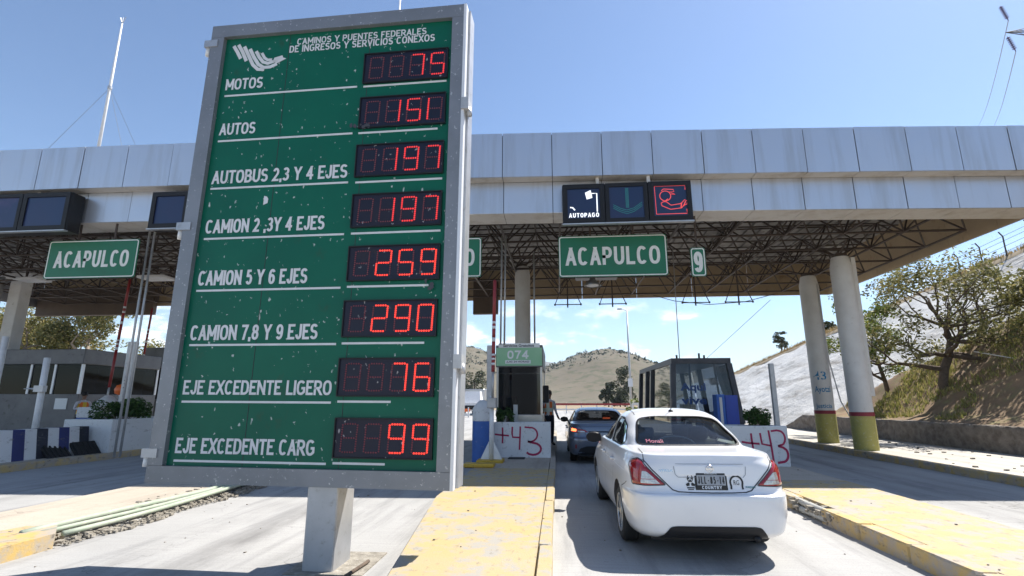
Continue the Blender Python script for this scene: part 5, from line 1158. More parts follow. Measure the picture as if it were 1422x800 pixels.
    for side in ('left', 'right'):
        for poly in SW:
            g2 = patch('side_window', side, poly, gm, -.008, rr=.05); line('window_seal', side, rounded(poly, .05), .022, 'black_plastic', .003, True, g2)
        for ya in spec['seams']: line('door_seam', side, ya, .008, 'seam', .0015)
        for yh, zh in spec['handles']:
            f = proj(side); h, nn = f(yh, zh); hb = MB(CM); sx = -1 if side == 'left' else 1
            hb.tube([(h.x, yh - .09, zh), (h.x + sx * .03, yh - .07, zh + .004), (h.x + sx * .03, yh + .07, zh + .008), (h.x, yh + .09, zh + .004)], .014, 8); hb.build('door_handle', spec.get('handle_mat', paint), t, True)
        sx = -1 if side == 'left' else 1
        mh = MB(CM); mh.lathe((sx * .92, 2.98, 1.04), (0, 1, 0), [(.0, -.075), (.085, -.07), (.10, -.03), (.09, .05), (.05, .10), (0, .11)], 14)
        for i in range(len(mh.v)):
            l0 = CM.inverted() @ mh.v[i]; l0.x = sx * .92 + (l0.x - sx * .92) * 1.25; l0.z = 1.04 + (l0.z - 1.04) * .82; mh.v[i] = CM @ l0
        mo = mh.build('mirror', spec['mirror'], t, True); MB(CM).tube([(sx * .80, 3.0, 1.0), (sx * .88, 3.0, 1.02)], .025, 8).build('mirror_arm', 'black_plastic', mo)
        e1 = MB(CM); e1.box((sx * .92 - .10, 2.898, .98), (sx * .92 + .10, 2.903, 1.10)); e1.build('mirror_glass', 'black_plastic', mo)
    # --- seats and shelf
    for x, y in ((-.36, 1.72), (.36, 1.72), (-.36, 2.62), (.36, 2.62)):
        q = MB(CM); q.box((x - .26, y - .12, .6), (x + .26, y + .05, 1.10), bev=.05); q.box((x - .13, y - .08, 1.10), (x + .13, y + .02, 1.25), bev=.03); q.build('seat', 'car_seat', t, True, angle=40)
    MB(CM).box((-.62, .92, 1.02), (.62, 1.42, 1.045), bev=.01).build('parcel_shelf', 'car_inside', t)
    mb = MB(CM); mb.tube([(.0 + .19 * math.cos(a), 2.95 + .05 * math.sin(a), 1.0 + .17 * math.sin(a)) for a in lin(0, 6.2832, 20)], .014, 6, caps=False)
    mb.v = [CM @ ((CM.inverted() @ v) + Vector((-.36, 0, 0))) for v in mb.v]; mb.build('steering_wheel', 'black_plastic', t, True)
    # --- wheels
    for ya in spec['axles']:
        for sx in (-1, 1):
            w = MB(CM); c = (sx * .735, ya, .31)
            w.lathe(c, (sx, 0, 0), [(.20, -.09), (.27, -.095), (.300, -.08), (.31, -.05), (.31, .05), (.300, .08), (.27, .095), (.215, .088), (.2, .06)], 36); ty = w.build('wheel', 'black_rubber', t, True, angle=50)
            rm = MB(CM); rm.lathe(c, (sx, 0, 0), [(.214, .086), (.205, .06), (.19, .02), (.05, .0), (.0, 0)], 36); rm.build('rim_well', 'black_plastic', ty, True)
            sp = MB(CM); sp.lathe(c, (sx, 0, 0), [(.216, .092), (.21, .097), (.195, .094), (.192, .08)], 36); sp.lathe(c, (sx, 0, 0), [(.055, .05), (.055, .085), (.03, .092), (0, .092)], 18)
            for k in range(spec['spokes']):
                a = 6.283 * k / spec['spokes']; ca, sa = math.cos(a), math.sin(a); pts = []
                u, v = Vector((0, ca, sa)), Vector((0, -sa, ca)); o = Vector(c)
                sp.hexa([o + Vector((sx * d, 0, 0)) + u * r + v * wd for d, r, wd in ((.05, .04, -.03), (.05, .04, .03), (.055, .2, .02), (.055, .2, -.02), (.085, .04, -.026), (.085, .04, .026), (.09, .2, .017), (.09, .2, -.017))])
            sp.build('rim', 'rim', ty, True, angle=40)
    # --- rear furniture
    spec['rear'](t, patch, line, CM, proj)
    line('roof_seam', 'top', [(-.50, 1.55), (-.47, 2.3)], .008, 'seam', .002); line('roof_seam', 'top', [(.50, 1.55), (.47, 2.3)], .008, 'seam', .002)
    MB(CM).box((-.6, .3, .17), (.6, 4.0, .22)).build('underbody', 'black_plastic', t)
    return t

def rear_white(t, patch, line, CM, proj):
    for k, kind in (('L', 'diagL'), ('R', 'diagR')):
        lamp = patch('tail_lamp', kind, [(.425, .745), (.50, .82), (.585, .905), (.67, .975), (.745, .995), (.84, .97), (.875, .93), (.835, .86), (.80, .785), (.785, .735), (.6, .735)], 'lamp_red', .010, rr=.02, th=.012, rings=6)
        patch('reverse_lens', kind, [(.475, .755), (.555, .835), (.60, .870), (.645, .875), (.65, .82), (.66, .755)], 'lamp_clear', .013, lamp, .012, 3)
        line('lamp_divider', kind, [(.5, .80), (.66, .795)], .006, 'lamp_red', .0145, par=lamp)
        line('lamp_edge', kind, rounded([(.425, .745), (.50, .82), (.585, .905), (.67, .975), (.745, .995), (.84, .97), (.875, .93), (.835, .86), (.80, .785), (.785, .735), (.6, .735)], .02), .010, 'seam', .004, True, lamp)
    line('trunk_seam', 'rear', [(-.665, .985), (-.60, .90), (-.47, .77), (-.40, .70), (-.34, .682), (-.2, .676), (0, .674), (.2, .676), (.34, .682), (.40, .70), (.47, .77), (.60, .90), (.665, .985)], .012, 'seam', .003)
    for s in (-1, 1): line('trunk_seam', 'top', [(s * .66, .19), (s * .65, .38), (s * .635, .62)], .010, 'seam', .002)
    gar = patch('plate_recess', 'rear', [(-.37, .935), (-.33, .95), (.33, .95), (.37, .935), (.355, .845), (.33, .83), (-.33, .83), (-.355, .845)], 'car_white', .007, rr=.015, th=.008)
    line('recess_edge', 'rear', [(-.37, .93), (-.36, .85), (-.33, .822), (-.1, .822)], .005, 'frame_paint', .005); line('recess_edge', 'rear', [(-.35, .952), (.35, .952)], .004, 'frame_paint', .0075); line('recess_edge', 'rear', [(.37, .93), (.36, .85), (.33, .822)], .005, 'frame_paint', .005)
    pl = patch('licence_plate', 'rear', [(-.165, .70), (.165, .70), (.165, .872), (-.165, .872)], 'decal_black', .012, rr=.008, th=.01)
    f = proj('rear'); fr = lambda a, b, o=.016: (lambda h: h[0] + h[1] * o)(f(a, b))
    def flat(u0, v0, u1, v1, nm, m, o, par):
        mb = MB(CM); mb.face([fr(u0, v0, o), fr(u1, v0, o), fr(u1, v1, o), fr(u0, v1, o)]); return mb.build(nm, m, par)
    flat(-.145, .745, .145, .845, 'plate_face', 'plate_white', .0145, pl)
    signtext(MB(CM), 'JLL-85-14', lambda a, b: fr(a, b), .27, .07, -.135, .76, .15, .3).build('plate_number', 'decal_black', pl)
    signtext(MB(CM), 'COUNTRY', lambda a, b: fr(a, b), .2, .033, -.1, .707, .2, .2).build('frame_lettering', 'sticker_white', pl)
    text(MB(CM), 'AGUASCALIENTES', lambda a, b: fr(a, b), .13, .014, -.065, .852, .02).build('frame_lettering', 'sticker_white', pl)
    em = MB(CM); c = fr(0, .905, .008); ey = CM.to_3x3().inverted() @ (CM.to_3x3() @ Vector((0, -1, 0)))
    em.lathe(c, (0, -1, 0), [(.026, 0), (.03, .006), (.036, .006), (.04, 0)], 24); em.box((c.x - .042, c.y - .010, c.z - .008), (c.x + .042, c.y - .001, c.z + .008)); em.build('round_badge', 'chrome', t, True, angle=40)
    text(MB(CM), 'VERSA', lambda a, b: fr(a, b, .006), .145, .026, -.525, .872, .02).build('name_badge', 'chrome', t)
    text(MB(CM), 'PUREDRIVE', lambda a, b: fr(a, b, .005), .10, .018, .345, .722, .03).build('name_badge', 'decal_teal', t)
    # stickers: a squat mask-like figure and a horseshoe with initials
    mb = MB(CM); g = lambda a, b: fr(-.262 + a * .1, .70 + b * .145, .005); nn = (0, -1, 0)
    for pts in ([(.3, .95), (.5, 1.0), (.7, .95), (.78, .75), (.66, .55), (.34, .55), (.22, .75)],): stroke(mb, g, pts + [pts[0]], .009, nn)
    for ex in (.36, .64): mb.face([g(ex - .08, .72), g(ex + .08, .72), g(ex + .06, .84), g(ex - .06, .84)])
    mb.face([g(.42, .55), g(.58, .55), g(.62, .68), g(.38, .68)]); mb.face([g(.02, .38), g(.3, .5), g(.42, .44), g(.4, .28), g(.1, .24)]); mb.face([g(.98, .38), g(.7, .5), g(.58, .44), g(.6, .28), g(.9, .24)])
    stroke(mb, g, [(.12, .14), (.88, .14)], .012, nn); stroke(mb, g, [(.2, .03), (.8, .03)], .008, nn); mb.build('figure_sticker', 'decal_black', t)
    mb = MB(CM); g = lambda a, b: fr(.257 + a * .062, .775 + b * .062, .005); stroke(mb, g, [(-.95, -1.0), (-.9, -.6)] + arc(0, 0, 1.0, 200, -20, 16) + [(.9, -.6), (.95, -1.0)], .018, nn)
    for s in (-1, 1): mb.face([g(s * .75, -1.05), g(s * 1.1, -1.05), g(s * 1.05, -.9), g(s * .8, -.9)])
    text(mb, 'RG', lambda a, b: g(a, b), .9, .75, -.45, -.4, .0); mb.build('horseshoe_sticker', 'decal_black', t)
    for sd in ('left', 'right'): line('bumper_seam', sd, [(.42, .735), (.50, .70), (.66, .655), (.68, .60)], .009, 'seam', .0015); line('fuel_flap_seam' if sd == 'right' else 'fender_crease', sd, [(.9, .80), (1.08, .80), (1.08, .92), (.9, .92), (.9, .80)] if sd == 'right' else [(.55, .84), (1.6, .86), (3.0, .86)], .006, 'seam' if sd == 'right' else 'frame_trim', .0012)
    # lower bumper insert and exhaust
    patch('bumper_insert', 'rear', [(-.57, .222), (-.53, .255), (-.45, .352), (-.39, .362), (.39, .362), (.45, .352), (.53, .255), (.57, .222)], 'black_plastic', .006, rr=.02, rings=6)
    line('bumper_crease', 'rear', [(-.72, .635), (-.4, .650), (0, .655), (.4, .650), (.72, .635)], .006, 'frame_trim', .002)
    MB(CM).tube([(.42, .06, .235), (.42, .5, .25)], .032, 12).build('exhaust_pipe', 'black_plastic', t, True)
    MB(CM).lathe((.42, .062, .235), (0, 1, 0), [(.0, .04), (.026, .03), (.028, -.002), (.033, -.002)], 12).build('exhaust_mouth', 'black_rubber', t, True)
    for a, b in ((-.54, .52), (-.23, .525), (.23, .525), (.54, .52)): patch('parking_sensor', 'rear', [(a + .012 * math.cos(k), b + .012 * math.sin(k)) for k in [6.283 * j / 8 for j in range(8)]], 'frame_trim', .003, rr=0, rings=1)
    # sticker on the rear glass, aerial on the roof
    text(MB(CM), 'Monali', lambda a, b: fr(a, b, .002), .19, .036, -.50, 1.115, .0).build('glass_sticker', 'decal_pink', t)
    aer = MB(CM).lathe((0, 1.62, 1.452), (0, 0, 1), [(.035, 0), (.03, .02), (.018, .035), (0, .036)], 12).build('aerial_foot', 'black_plastic', t, True); MB(CM).tube([(0, 1.62, 1.47), (0, 1.50, 1.62)], .006, 6).build('aerial_rod', 'black_plastic', aer)
    # interior colour spots seen through the glass
    MB(CM).tube([(-.1 + .25 * math.cos(a), 1.1, 1.05 + .12 * math.sin(a)) for a in lin(0, 3.1416, 14)], .012, 6).build('shelf_hoop', 'sticker_white', t, True)
seam_w = [[(2.17, .99), (2.17, .55), (2.14, .30)], [(1.32, .80), (1.40, .62), (1.42, .55)], [(3.22, .95), (3.16, .6), (3.1, .32)], [(2.14, .30), (3.1, .30)]]
SPEC_W = dict(rear_window=[(-.615, 1.095), (.615, 1.095), (.50, 1.375), (.30, 1.405), (-.30, 1.405), (-.50, 1.375)],
    side_windows=[[(2.10, 1.06), (2.12, 1.385), (1.72, 1.375), (1.42, 1.29), (1.14, 1.13), (1.20, 1.06)], [(2.22, 1.06), (2.22, 1.385), (2.42, 1.365), (2.7, 1.25), (2.96, 1.06)]],
    windscreen=[(-.58, 1.10), (.58, 1.10), (.46, 1.37), (-.46, 1.37)], axles=(.98, 3.56), seams=seam_w, handles=((1.42, .875), (2.30, .885)), glass='glass_car', mirror='black_plastic', spokes=7, rear=rear_white)
make_car('white_sedan', 'white sedan stopped in the lane, seen from behind with stickers on its trunk', (1.57, 5.70, 0), .03, TAB_A, 'car_white', SPEC_W)

def rear_silver(t, patch, line, CM, proj):
    for kind in ('diagL', 'diagR'):
        out = [(.34, .80), (.42, .865), (.62, .90), (.80, .93), (.90, .93), (.88, .86), (.80, .80), (.6, .785)]
        lamp = patch('tail_lamp', kind, out, 'lamp_red', .010, rr=.015, th=.012, rings=5)
        patch('lit_bulb', kind, [(.62, .82), (.62, .88), (.78, .905), (.79, .83)], 'lamp_lit', .014, lamp, .02, 3)
        patch('reverse_lens', kind, [(.42, .80), (.44, .835), (.58, .845), (.58, .80)], 'lamp_clear', .013, lamp, .01, 3)
    line('trunk_seam', 'rear', [(-.62, .98), (-.5, .86), (-.42, .72), (-.3, .68), (.3, .68), (.42, .72), (.5, .86), (.62, .98)], .012, 'seam', .003)
    patch('chrome_bar', 'rear', [(-.36, .80), (.36, .80), (.37, .83), (-.37, .83)], 'black_plastic', .01, rr=.008, th=.01)
    patch('licence_plate', 'rear', [(-.15, .69), (.15, .69), (.15, .78), (-.15, .78)], 'plate_white', .01, rr=.008, th=.008)
    patch('bumper_insert', 'rear', [(-.66, .24), (-.60, .40), (-.42, .46), (.42, .46), (.60, .40), (.66, .24)], 'black_plastic', .006, rr=.03, rings=6)
    for s in (-1, 1): patch('reflector', 'rear', [(s * .68, .40), (s * .71, .40), (s * .71, .50), (s * .68, .50)], 'lamp_red', .006, rr=.005, rings=2)
    line('trunk_lip', 'rear', [(-.62, .955), (.62, .955)], .01, 'seam', .003)
    p = proj('rear')(0, 1.34); MB(CM).box((.16, p[0].y + .12, 1.10), (.36, p[0].y + .2, 1.14)).build('brake_light', 'lamp_lit', t)
TAB_B = [(z, yr, yfr + .1, hw * 1.045, e) for z, yr, yfr, hw, e in [(r[0] * (1.0 if r[0] < .6 else 1 - (r[0] - .6) * .06), *r[1:]) for r in TAB_A]]
SPEC_B = dict(rear_window=[(-.64, 1.09), (.64, 1.09), (.53, 1.31), (.3, 1.335), (-.3, 1.335), (-.53, 1.31)], side_windows=[[(2.10, 1.04), (2.12, 1.315), (1.72, 1.31), (1.42, 1.25), (1.14, 1.11), (1.20, 1.04)], [(2.22, 1.04), (2.22, 1.315), (2.42, 1.30), (2.7, 1.21), (2.96, 1.04)]],
    windscreen=[(-.58, 1.08), (.58, 1.08), (.46, 1.3), (-.46, 1.3)], axles=(.98, 3.66), seams=seam_w, handles=((1.42, .86), (2.30, .87)), glass='glass_tint', mirror='black_plastic', spokes=10, rear=rear_silver)
make_car('silver_sedan', 'blue-grey sedan with glowing tail lamps ahead of the white car', (1.14, 13.9, 0), .012, TAB_B, 'car_silver', SPEC_B)

# ------------------------------------------------------------------ trees
def grow(mb, rg, p, d, L, r, depth, tips, bend=.25, up=.08, split=(2, 3)):
    pts = [Vector(p)]; rs = [r]; d = Vector(d).normalized(); n = 4
    for k in range(n):
        d = (d + Vector((rg.gauss(0, bend), rg.gauss(0, bend), rg.gauss(0, bend * .6) + up))).normalized()
        pts.append(pts[-1] + d * L / n); rs.append(r * (1 - .4 * (k + 1) / n))
    mb.tube(pts, rs, 6 if depth > 1 else 4, caps=depth > 2)
    if depth <= 0: tips.append(pts[-1]); tips.append(pts[2]); return
    for _ in range(rg.randint(*split)):
        k = rg.choice((2, 3, 4, 4)); nd = (d + Vector((rg.gauss(0, .6), rg.gauss(0, .6), rg.gauss(0.05, .4)))).normalized()
        grow(mb, rg, pts[k], nd, L * rg.uniform(.6, .82), rs[k] * .66, depth - 1, tips, bend, up, split)
    tips.append(pts[-1])
def tree(name, label, base, path, radii, limbs, leafm, nl, ls, cl, seed, bark='bark', group=None, cat='tree'):
    rg = random.Random(seed); t = thing(name, label, cat, base, group=group); tr = MB(); b = Vector(base)
    P = [b + Vector(q) for q in path]; fine = [P[0] + (P[1] - P[0]) * -.06] if False else []
    tr.tube(P, radii, 10); tr.build('trunk', bark, t, True); br = MB(); tips = []
    for k, d, L, dep in limbs: grow(br, rg, P[k], d, L, radii[k] * .75, dep, tips)
    br.build('branches', bark, t, True)
    mb = MB(); cs = [(p, (cl * rg.uniform(.6, 1.3), cl * rg.uniform(.6, 1.3), cl * rg.uniform(.5, 1.0)), rg.uniform(.3, 1.2)) for p in tips]
    leaves(mb, rg, cs, nl, ls); mb.build('crown', leafm, t); return t
# the leaning tree on the bank
tree('bank_tree', 'crooked leaning tree with thin brownish crown on the earth slope', (14.95, 21.5, 1.85), [(0, 0, -.3), (-.12, 0, .4), (.02, 0, .95), (.35, .1, 1.5), (.5, .1, 2.05), (.42, .1, 2.6), (.1, 0, 3.1)], [.20, .17, .15, .14, .115, .09, .06],
     [(2, (-1, .1, .2), 1.5, 2), (3, (1, -.1, .3), 1.6, 3), (4, (.9, -.5, .25), 1.6, 3), (4, (.8, .5, .4), 1.5, 3), (4, (-.9, -.4, .1), 1.5, 3), (5, (-.9, -.3, .3), 1.4, 3), (5, (-.7, .3, .7), 1.4, 3), (6, (-.75, 0, 1.0), 1.5, 2), (6, (.3, -.2, .7), 1.1, 3), (5, (1, -.5, .0), 1.8, 3), (4, (1, .1, -.1), 1.8, 3), (3, (-.8, -.5, -.05), 1.3, 2), (5, (.6, -.6, .5), 1.4, 3), (3, (-1, -.3, -.2), 1.5, 3), (4, (1, -.4, -.35), 1.7, 3), (3, (.8, -.6, -.2), 1.4, 3)], 'leaf_dry', 9500, .075, .40, 12)
tree('bank_tree', 'small bright green shrubby tree behind the painted columns', (14.9, 25.0, 1.9), [(0, 0, -.3), (-.1, 0, .6), (-.25, 0, 1.3), (-.4, 0, 2.0)], [.11, .09, .07, .05],
     [(1, (-1, 0, .5), 1.1, 2), (2, (-.8, .3, .6), 1.2, 2), (2, (.8, 0, .5), 1.0, 2), (3, (-.6, 0, 1), 1.1, 2), (3, (.4, 0, 1), 1.2, 2), (3, (-1, -.2, .3), 1.2, 2)], 'leaf_bright', 5200, .07, .36, 15)
tree('bank_tree', 'dense scrubby tree higher on the slope at the frame edge', (18.2, 19.6, 4.55), [(0, 0, -.4), (.1, 0, .1), (.2, 0, .35), (.2, 0, .5)], [.16, .13, .11, .08],
     [(1, (-1, -.3, .1), 1.1, 3), (1, (1, -.3, .0), 1.1, 3), (2, (-.9, -.6, .1), 1.1, 3), (2, (.6, -.8, .1), 1.1, 3), (3, (-.4, 0, .5), .8, 3), (3, (.5, 0, .4), .8, 3)], 'leaf_dry', 5200, .08, .42, 17)
# trees beyond the far booths
rg0 = random.Random(31)
for k, (x, y, h, lab) in enumerate(((-38.5, 34, 7.6, 'golden green tree beyond the wide grey booth, beside the square column'), (-34.6, 35, 8.4, 'tall golden green tree beyond the wide grey booth, behind the barrier arms'), (-43.5, 37, 7.5, 'golden green tree at the frame edge beyond the wide grey booth'))):
    tree('roadside_tree', lab, (x, y, 0), [(0, 0, -.2), (.1, 0, h * .2), (-.1, 0, h * .4), (.1, 0, h * .55), (0, 0, h * .7)], [.28, .24, .2, .16, .1],
         [(1, (-1, -.4, .7), h * .26, 3), (2, (1, -.2, .6), h * .26, 3), (2, (-.8, .4, .5), h * .24, 3), (3, (.6, -.6, .6), h * .24, 3), (3, (-.9, 0, .5), h * .23, 3), (4, (.2, 0, 1), h * .2, 3), (4, (-.5, -.3, .8), h * .2, 3), (4, (.8, .1, .4), h * .22, 3)], 'leaf_golden', 15000, .11, .7, 40 + k, 'bark_pale', 'trees beyond the far booths')
# broad leafed palm-like plant
t = thing('palm_tree', 'young palm with pale green fronds behind the red barrier arms', 'palm', (-31.2, 34.5, 0)); rg = random.Random(8); tr = MB(); tr.tube([(-31.2, 34.5, -.1), (-31.1, 34.5, 2), (-31.2, 34.5, 4.4)], [.2, .16, .13], 8); tr.build('trunk', 'bark_pale', t, True)
for k in range(17):
    a = rg.uniform(0, 6.283); el = rg.uniform(.1, 1.2); L = rg.uniform(1.6, 2.4); mb = MB(); P = []
    for i in range(7): s = i / 6 * L; P.append(Vector((-31.2 + math.cos(a) * s * math.cos(el), 34.5 + math.sin(a) * s * math.cos(el), 4.4 + s * math.sin(el) - .28 * s * s)))
    for i in range(1, 7):
        for sd in (-1, 1):
            for q in (0, .5):
                p = P[i - 1].lerp(P[i], q); side = (P[i] - P[i - 1]).cross(Vector((0, 0, 1))).normalized() * sd
                mb.face([p, p + side * .5 * math.sin(math.pi * (i / 7.5)) + (P[i] - P[i - 1]) * .7 - Vector((0, 0, .12)), p + (P[i] - P[i - 1]) * .35])
    mb.build('frond', 'leaf_bright', t)
# dark trees by the road and scrub on the hills
def bush_tree(name, label, p, w, h, leafm, n, seed, size, group=None):
    rg = random.Random(seed); t = thing(name, label, 'tree', p, group=group); tr = MB(); b = Vector(p)
    tr.tube([b + Vector((0, 0, -.5)), b + Vector((.02 * w, 0, h * .3)), b + Vector((0, 0, h * .75))], [w * .05, w * .04, w * .015], 6); tr.build('trunk', 'bark', t, True); cs = []
    for k in range(30):
        a = rg.uniform(0, 6.283); z = rg.uniform(.12, .93); q = math.sqrt(rg.random()) * (1 - .75 * max(0, z - .4)) * .5
        cs.append((b + Vector((w * q * math.cos(a), w * q * math.sin(a), h * z)), (w * .15, w * .15, h * .10), rg.uniform(.5, 1.2)))
    mb = MB(); leaves(mb, rg, cs, n, size); mb.build('crown', leafm, t)
for k, (x, y, w, h, lab) in enumerate(((14.2, 150, 4.4, 7.2, 'smaller dark tree left of the light pole before the hill'), (19.4, 155, 6.0, 11.5, 'taller dark tree behind the light pole before the hill'), (17.2, 148, 4.0, 4.6, 'low olive bush tree at the foot of the light pole'), (-25.0, 155, 9, 10.5, 'dark round tree before the hill just right of the price board'), (-31.5, 158, 8, 9, 'dark tree before the hill mostly hidden by the price board'))):
    bush_tree('roadside_tree', lab, (x, y, 0), w, h, 'leaf_dark', 2600, 60 + k, .32 if k != 2 else .25, 'dark trees before the hill')
bush_tree('hilltop_tree', 'lone small dark tree on the skyline above the embankment', (27.6, 66, 8.0), 2.0, 2.0, 'leaf_dark', 900, 71, .13)
bush_tree('hilltop_tree', 'low dark bush on the skyline beside the farther painted column', (23.0, 46, 7.0), 2.2, 1.5, 'leaf_dark', 900, 72, .13)
bush_tree('hilltop_tree', 'low bush on the skyline just above the lone small tree slope', (25.4, 60, 7.3), 1.2, .8, 'leaf_dark', 400, 73, .1)
mb = MB(); rg = random.Random(77)
for _ in range(1700):
    x, y = rg.uniform(-260, 170), rg.uniform(430, 640); z = hill_z(x, y); s = rg.uniform(.8, 2.4)
    for q in range(5):
        c = Vector((x + rg.gauss(0, s * .5), y + rg.gauss(0, s * .5), z + rg.uniform(0, s))); r = s * rg.uniform(.35, .7)
        ids = [mb.P(c + Vector((rg.gauss(0, 1), rg.gauss(0, 1), rg.gauss(0, 1))).normalized() * r) for _ in range(4)]; mb.idx([ids[0], ids[1], ids[2]]); mb.idx([ids[0], ids[2], ids[3]]); mb.idx([ids[1], ids[3], ids[2]]); mb.idx([ids[0], ids[3], ids[1]])
props(mb.build('hillside_scrub', 'leaf_dark', kind='stuff'), 'dark scrub dotted over the dry brown hills', 'scrub')

# ------------------------------------------------------------------ far things beyond the toll plaza
t = thing('street_light', 'tall thin street light beyond the dark glass booth', 'street light', (8.2, 60, 0)); MB().tube([(8.2, 60, 0), (8.2, 60, 5), (8.2, 60, 12)], [.16, .12, .07], 10).build('pole', 'galvanised', t, True); MB().tube([(8.2, 60, 11.9), (7.6, 60, 12.15)], .04, 6).build('arm', 'galvanised', t); MB().box((7.1, 59.85, 12.05), (7.65, 60.15, 12.2), bev=.03).build('lamp_head', 'steel', t); MB().box((7.95, 59.8, 3.2), (8.45, 60, 4.1)).build('control_box', 'frame_trim', t)
t = thing('roadside_rail', 'red and white rail fence across the road before the hill', 'fence', (5, 70, 0))
MB().box((-3, 70, 1.05), (13, 70.12, 1.32)).build('top_rail', 'red_gloss', t); MB().box((-3, 70.02, .45), (13, 70.1, .62)).build('lower_rail', 'white_gloss', t)
for k in range(9): MB().box((-3 + 2 * k, 70.125, 0), (-2.85 + 2 * k, 70.25, 1.35)).build('rail_post', 'white_gloss', t)
t = thing('roadside_gate', 'small white gate beside the dark glass booth', 'gate', (5.2, 34, 0))
for x in (4.7, 5.05, 5.4, 5.75): MB().box((x, 34, 0), (x + .1, 34.1, 1.35)).build('post', 'white_gloss', t)
MB().box((4.7, 34.02, 1.352), (5.85, 34.08, 1.5)).build('rail', 'white_gloss', t)
bush_tree('roadside_shrub', 'yellow green shrub at the rear corner of the dark glass booth', (5.7, 36, 0), 2.2, 1.75, 'leaf_bright', 900, 81, .12)
t = thing('truck', 'white truck cab standing far off beside the price board edge', 'truck', (-9.9, 60, 0))
MB().box((-11.0, 59.0, .5), (-8.7, 61.4, 1.5), bev=.12).build('cab_lower', 'white_gloss', t); MB().hexa([(-10.9, 59.3, 1.5), (-8.8, 59.3, 1.5), (-8.8, 61.4, 1.5), (-10.9, 61.4, 1.5), (-10.7, 59.9, 2.7), (-9.0, 59.9, 2.7), (-9.0, 61.4, 2.7), (-10.7, 61.4, 2.7)]).build('cab_upper', 'white_gloss', t)
MB().face([(-10.7, 59.38, 1.6), (-9.0, 59.38, 1.6), (-9.1, 59.83, 2.5), (-10.6, 59.83, 2.5)]).build('windscreen', 'glass_tint', t); MB().box((-10.6, 58.93, .65), (-9.1, 58.99, 1.1)).build('grille', 'black_plastic', t); MB().box((-11.0, 61.5, .9), (-8.7, 70, 3.0), bev=.05).build('cargo_box', 'rim', t)
for x in (-10.8, -8.95):
    for y in (59.9, 66.5, 68): MB().lathe((x, y, .5), (1, 0, 0), [(.0, -.12), (.5, -.12), (.5, .12), (0, .12)], 16).build('wheel', 'black_rubber', t, True)
t = thing('roadside_barrier', 'orange and white work barrier far off beside the white truck', 'barrier', (-12.5, 52, 0)); MB().box((-13.6, 52, .55), (-8.8, 52.1, .85)).build('board', 'beacon_orange', t); MB().box((-13.6, 52.01, .15), (-8.8, 52.09, .4)).build('lower_board', 'print_white', t)
for x in (-13.4, -11, -9): MB().box((x, 51.98, 0), (x + .12, 51.999, 1.0)).build('leg', 'white_gloss', t)

# ---- power line above the slope
t = thing('power_pylon', 'lattice arm of a power pylon at the upper corner of the sky', 'pylon', (68, 62, 0))
tip = Vector((55.9, 60, 46.0)); rt = [Vector((66.5, 61, 48.5)), Vector((66.5, 61, 46.2)), Vector((66.5, 63, 48.5)), Vector((66.5, 63, 46.2))]
for q in rt: MB().tube([tip, q], .055, 5).build('arm_chord', 'cable', t)
mb = MB()
for k in range(1, 7):
    a = [tip.lerp(q, k / 7) for q in rt]; b = [tip.lerp(q, (k + 1) / 7) for q in rt]
    for i, j in ((0, 1), (2, 3), (0, 2), (1, 3)): mb.tube([a[i], a[j]], .03, 4); mb.tube([a[i], b[j]], .03, 4)
mb.build('arm_bracing', 'cable', t)
for (dx, dy) in ((66.5, 61), (69.5, 61), (66.5, 63), (69.5, 63)): MB().tube([(68 + (dx - 68) * 3.2, 62 + (dy - 62) * 3.2, 0), (dx, dy, 44), (dx, dy, 58)], .16, 5).build('leg', 'wire_grey', t)
for z in (3.9, 0): 
    a = Vector((55.95, 60, 45.4 + z * 1.12)); b = a + Vector((.55, .0, -2.1)); o = MB(); d = b - a
    for k in range(7): o.lathe(a + d * (.1 + .12 * k), d, [(.06, -.1), (.26, 0), (.06, .08)], 10, None, True, True)
    o.tube([a, b], .05, 5); ins = o.build('insulator_string', 'insulator', t, True)
    e = Vector((247.3 if z else 254.5, 300, 160)); mbw = MB(); P = [b.lerp(e, k / 16) - Vector((0, 0, 22 * (k / 16) * (1 - k / 16))) for k in range(17)]
    mbw.tube(P, .05, 4); mbw.build('power_wire', 'wire_grey', t)
# fence on the top of the bank
t = thing('hilltop_fence', 'thin wire fence on posts along the top of the embankment', 'fence', (23.7, 29.5, 8.9)); FP = []
for k in range(6):
    y = 31.0 - 1.25 * k; x = x_top(y) - .05; z = plane_z(x) + .0; FP.append(Vector((x, y, z))); MB().tube([(x, y, z - .2), (x, y, z + 1.15), (x - .18, y, z + 1.4)], .035, 6).build('post', 'truss', t)
for h in (.3, .6, .9, 1.15):
    for a, b in zip(FP, FP[1:]): MB().tube([a + Vector((0, 0, h)), b + Vector((0, 0, h))], .011, 4).build('strand', 'truss', t)
single(MB().tube([(10.6, 26, 6.5), (9.0, 34, 3.8), (7.2, 44, 1.2)], .014, 4), 'guy_wire', 'cable', 'thin guy wire slanting down from the canopy to the road beyond', 'wire')
single(MB().tube([(4.6, 24.3, 6.5), (5.6, 24.5, 6.25), (7.2, 24.5, 6.05), (8.8, 24.5, 6.15), (10.2, 24.5, 6.5)], .016, 4), 'slack_cable', 'cable', 'slack black cable sagging below the canopy rear edge', 'cable')
single(MB().tube([(15.4, 20.5, 3.4), (16.6, 19.4, 2.9), (18, 17.9, 2.6), (19.6, 16.4, 2.4)], .02, 5), 'stay_cable', 'column_white', 'pale cable running down across the earth slope from the crooked tree', 'cable')

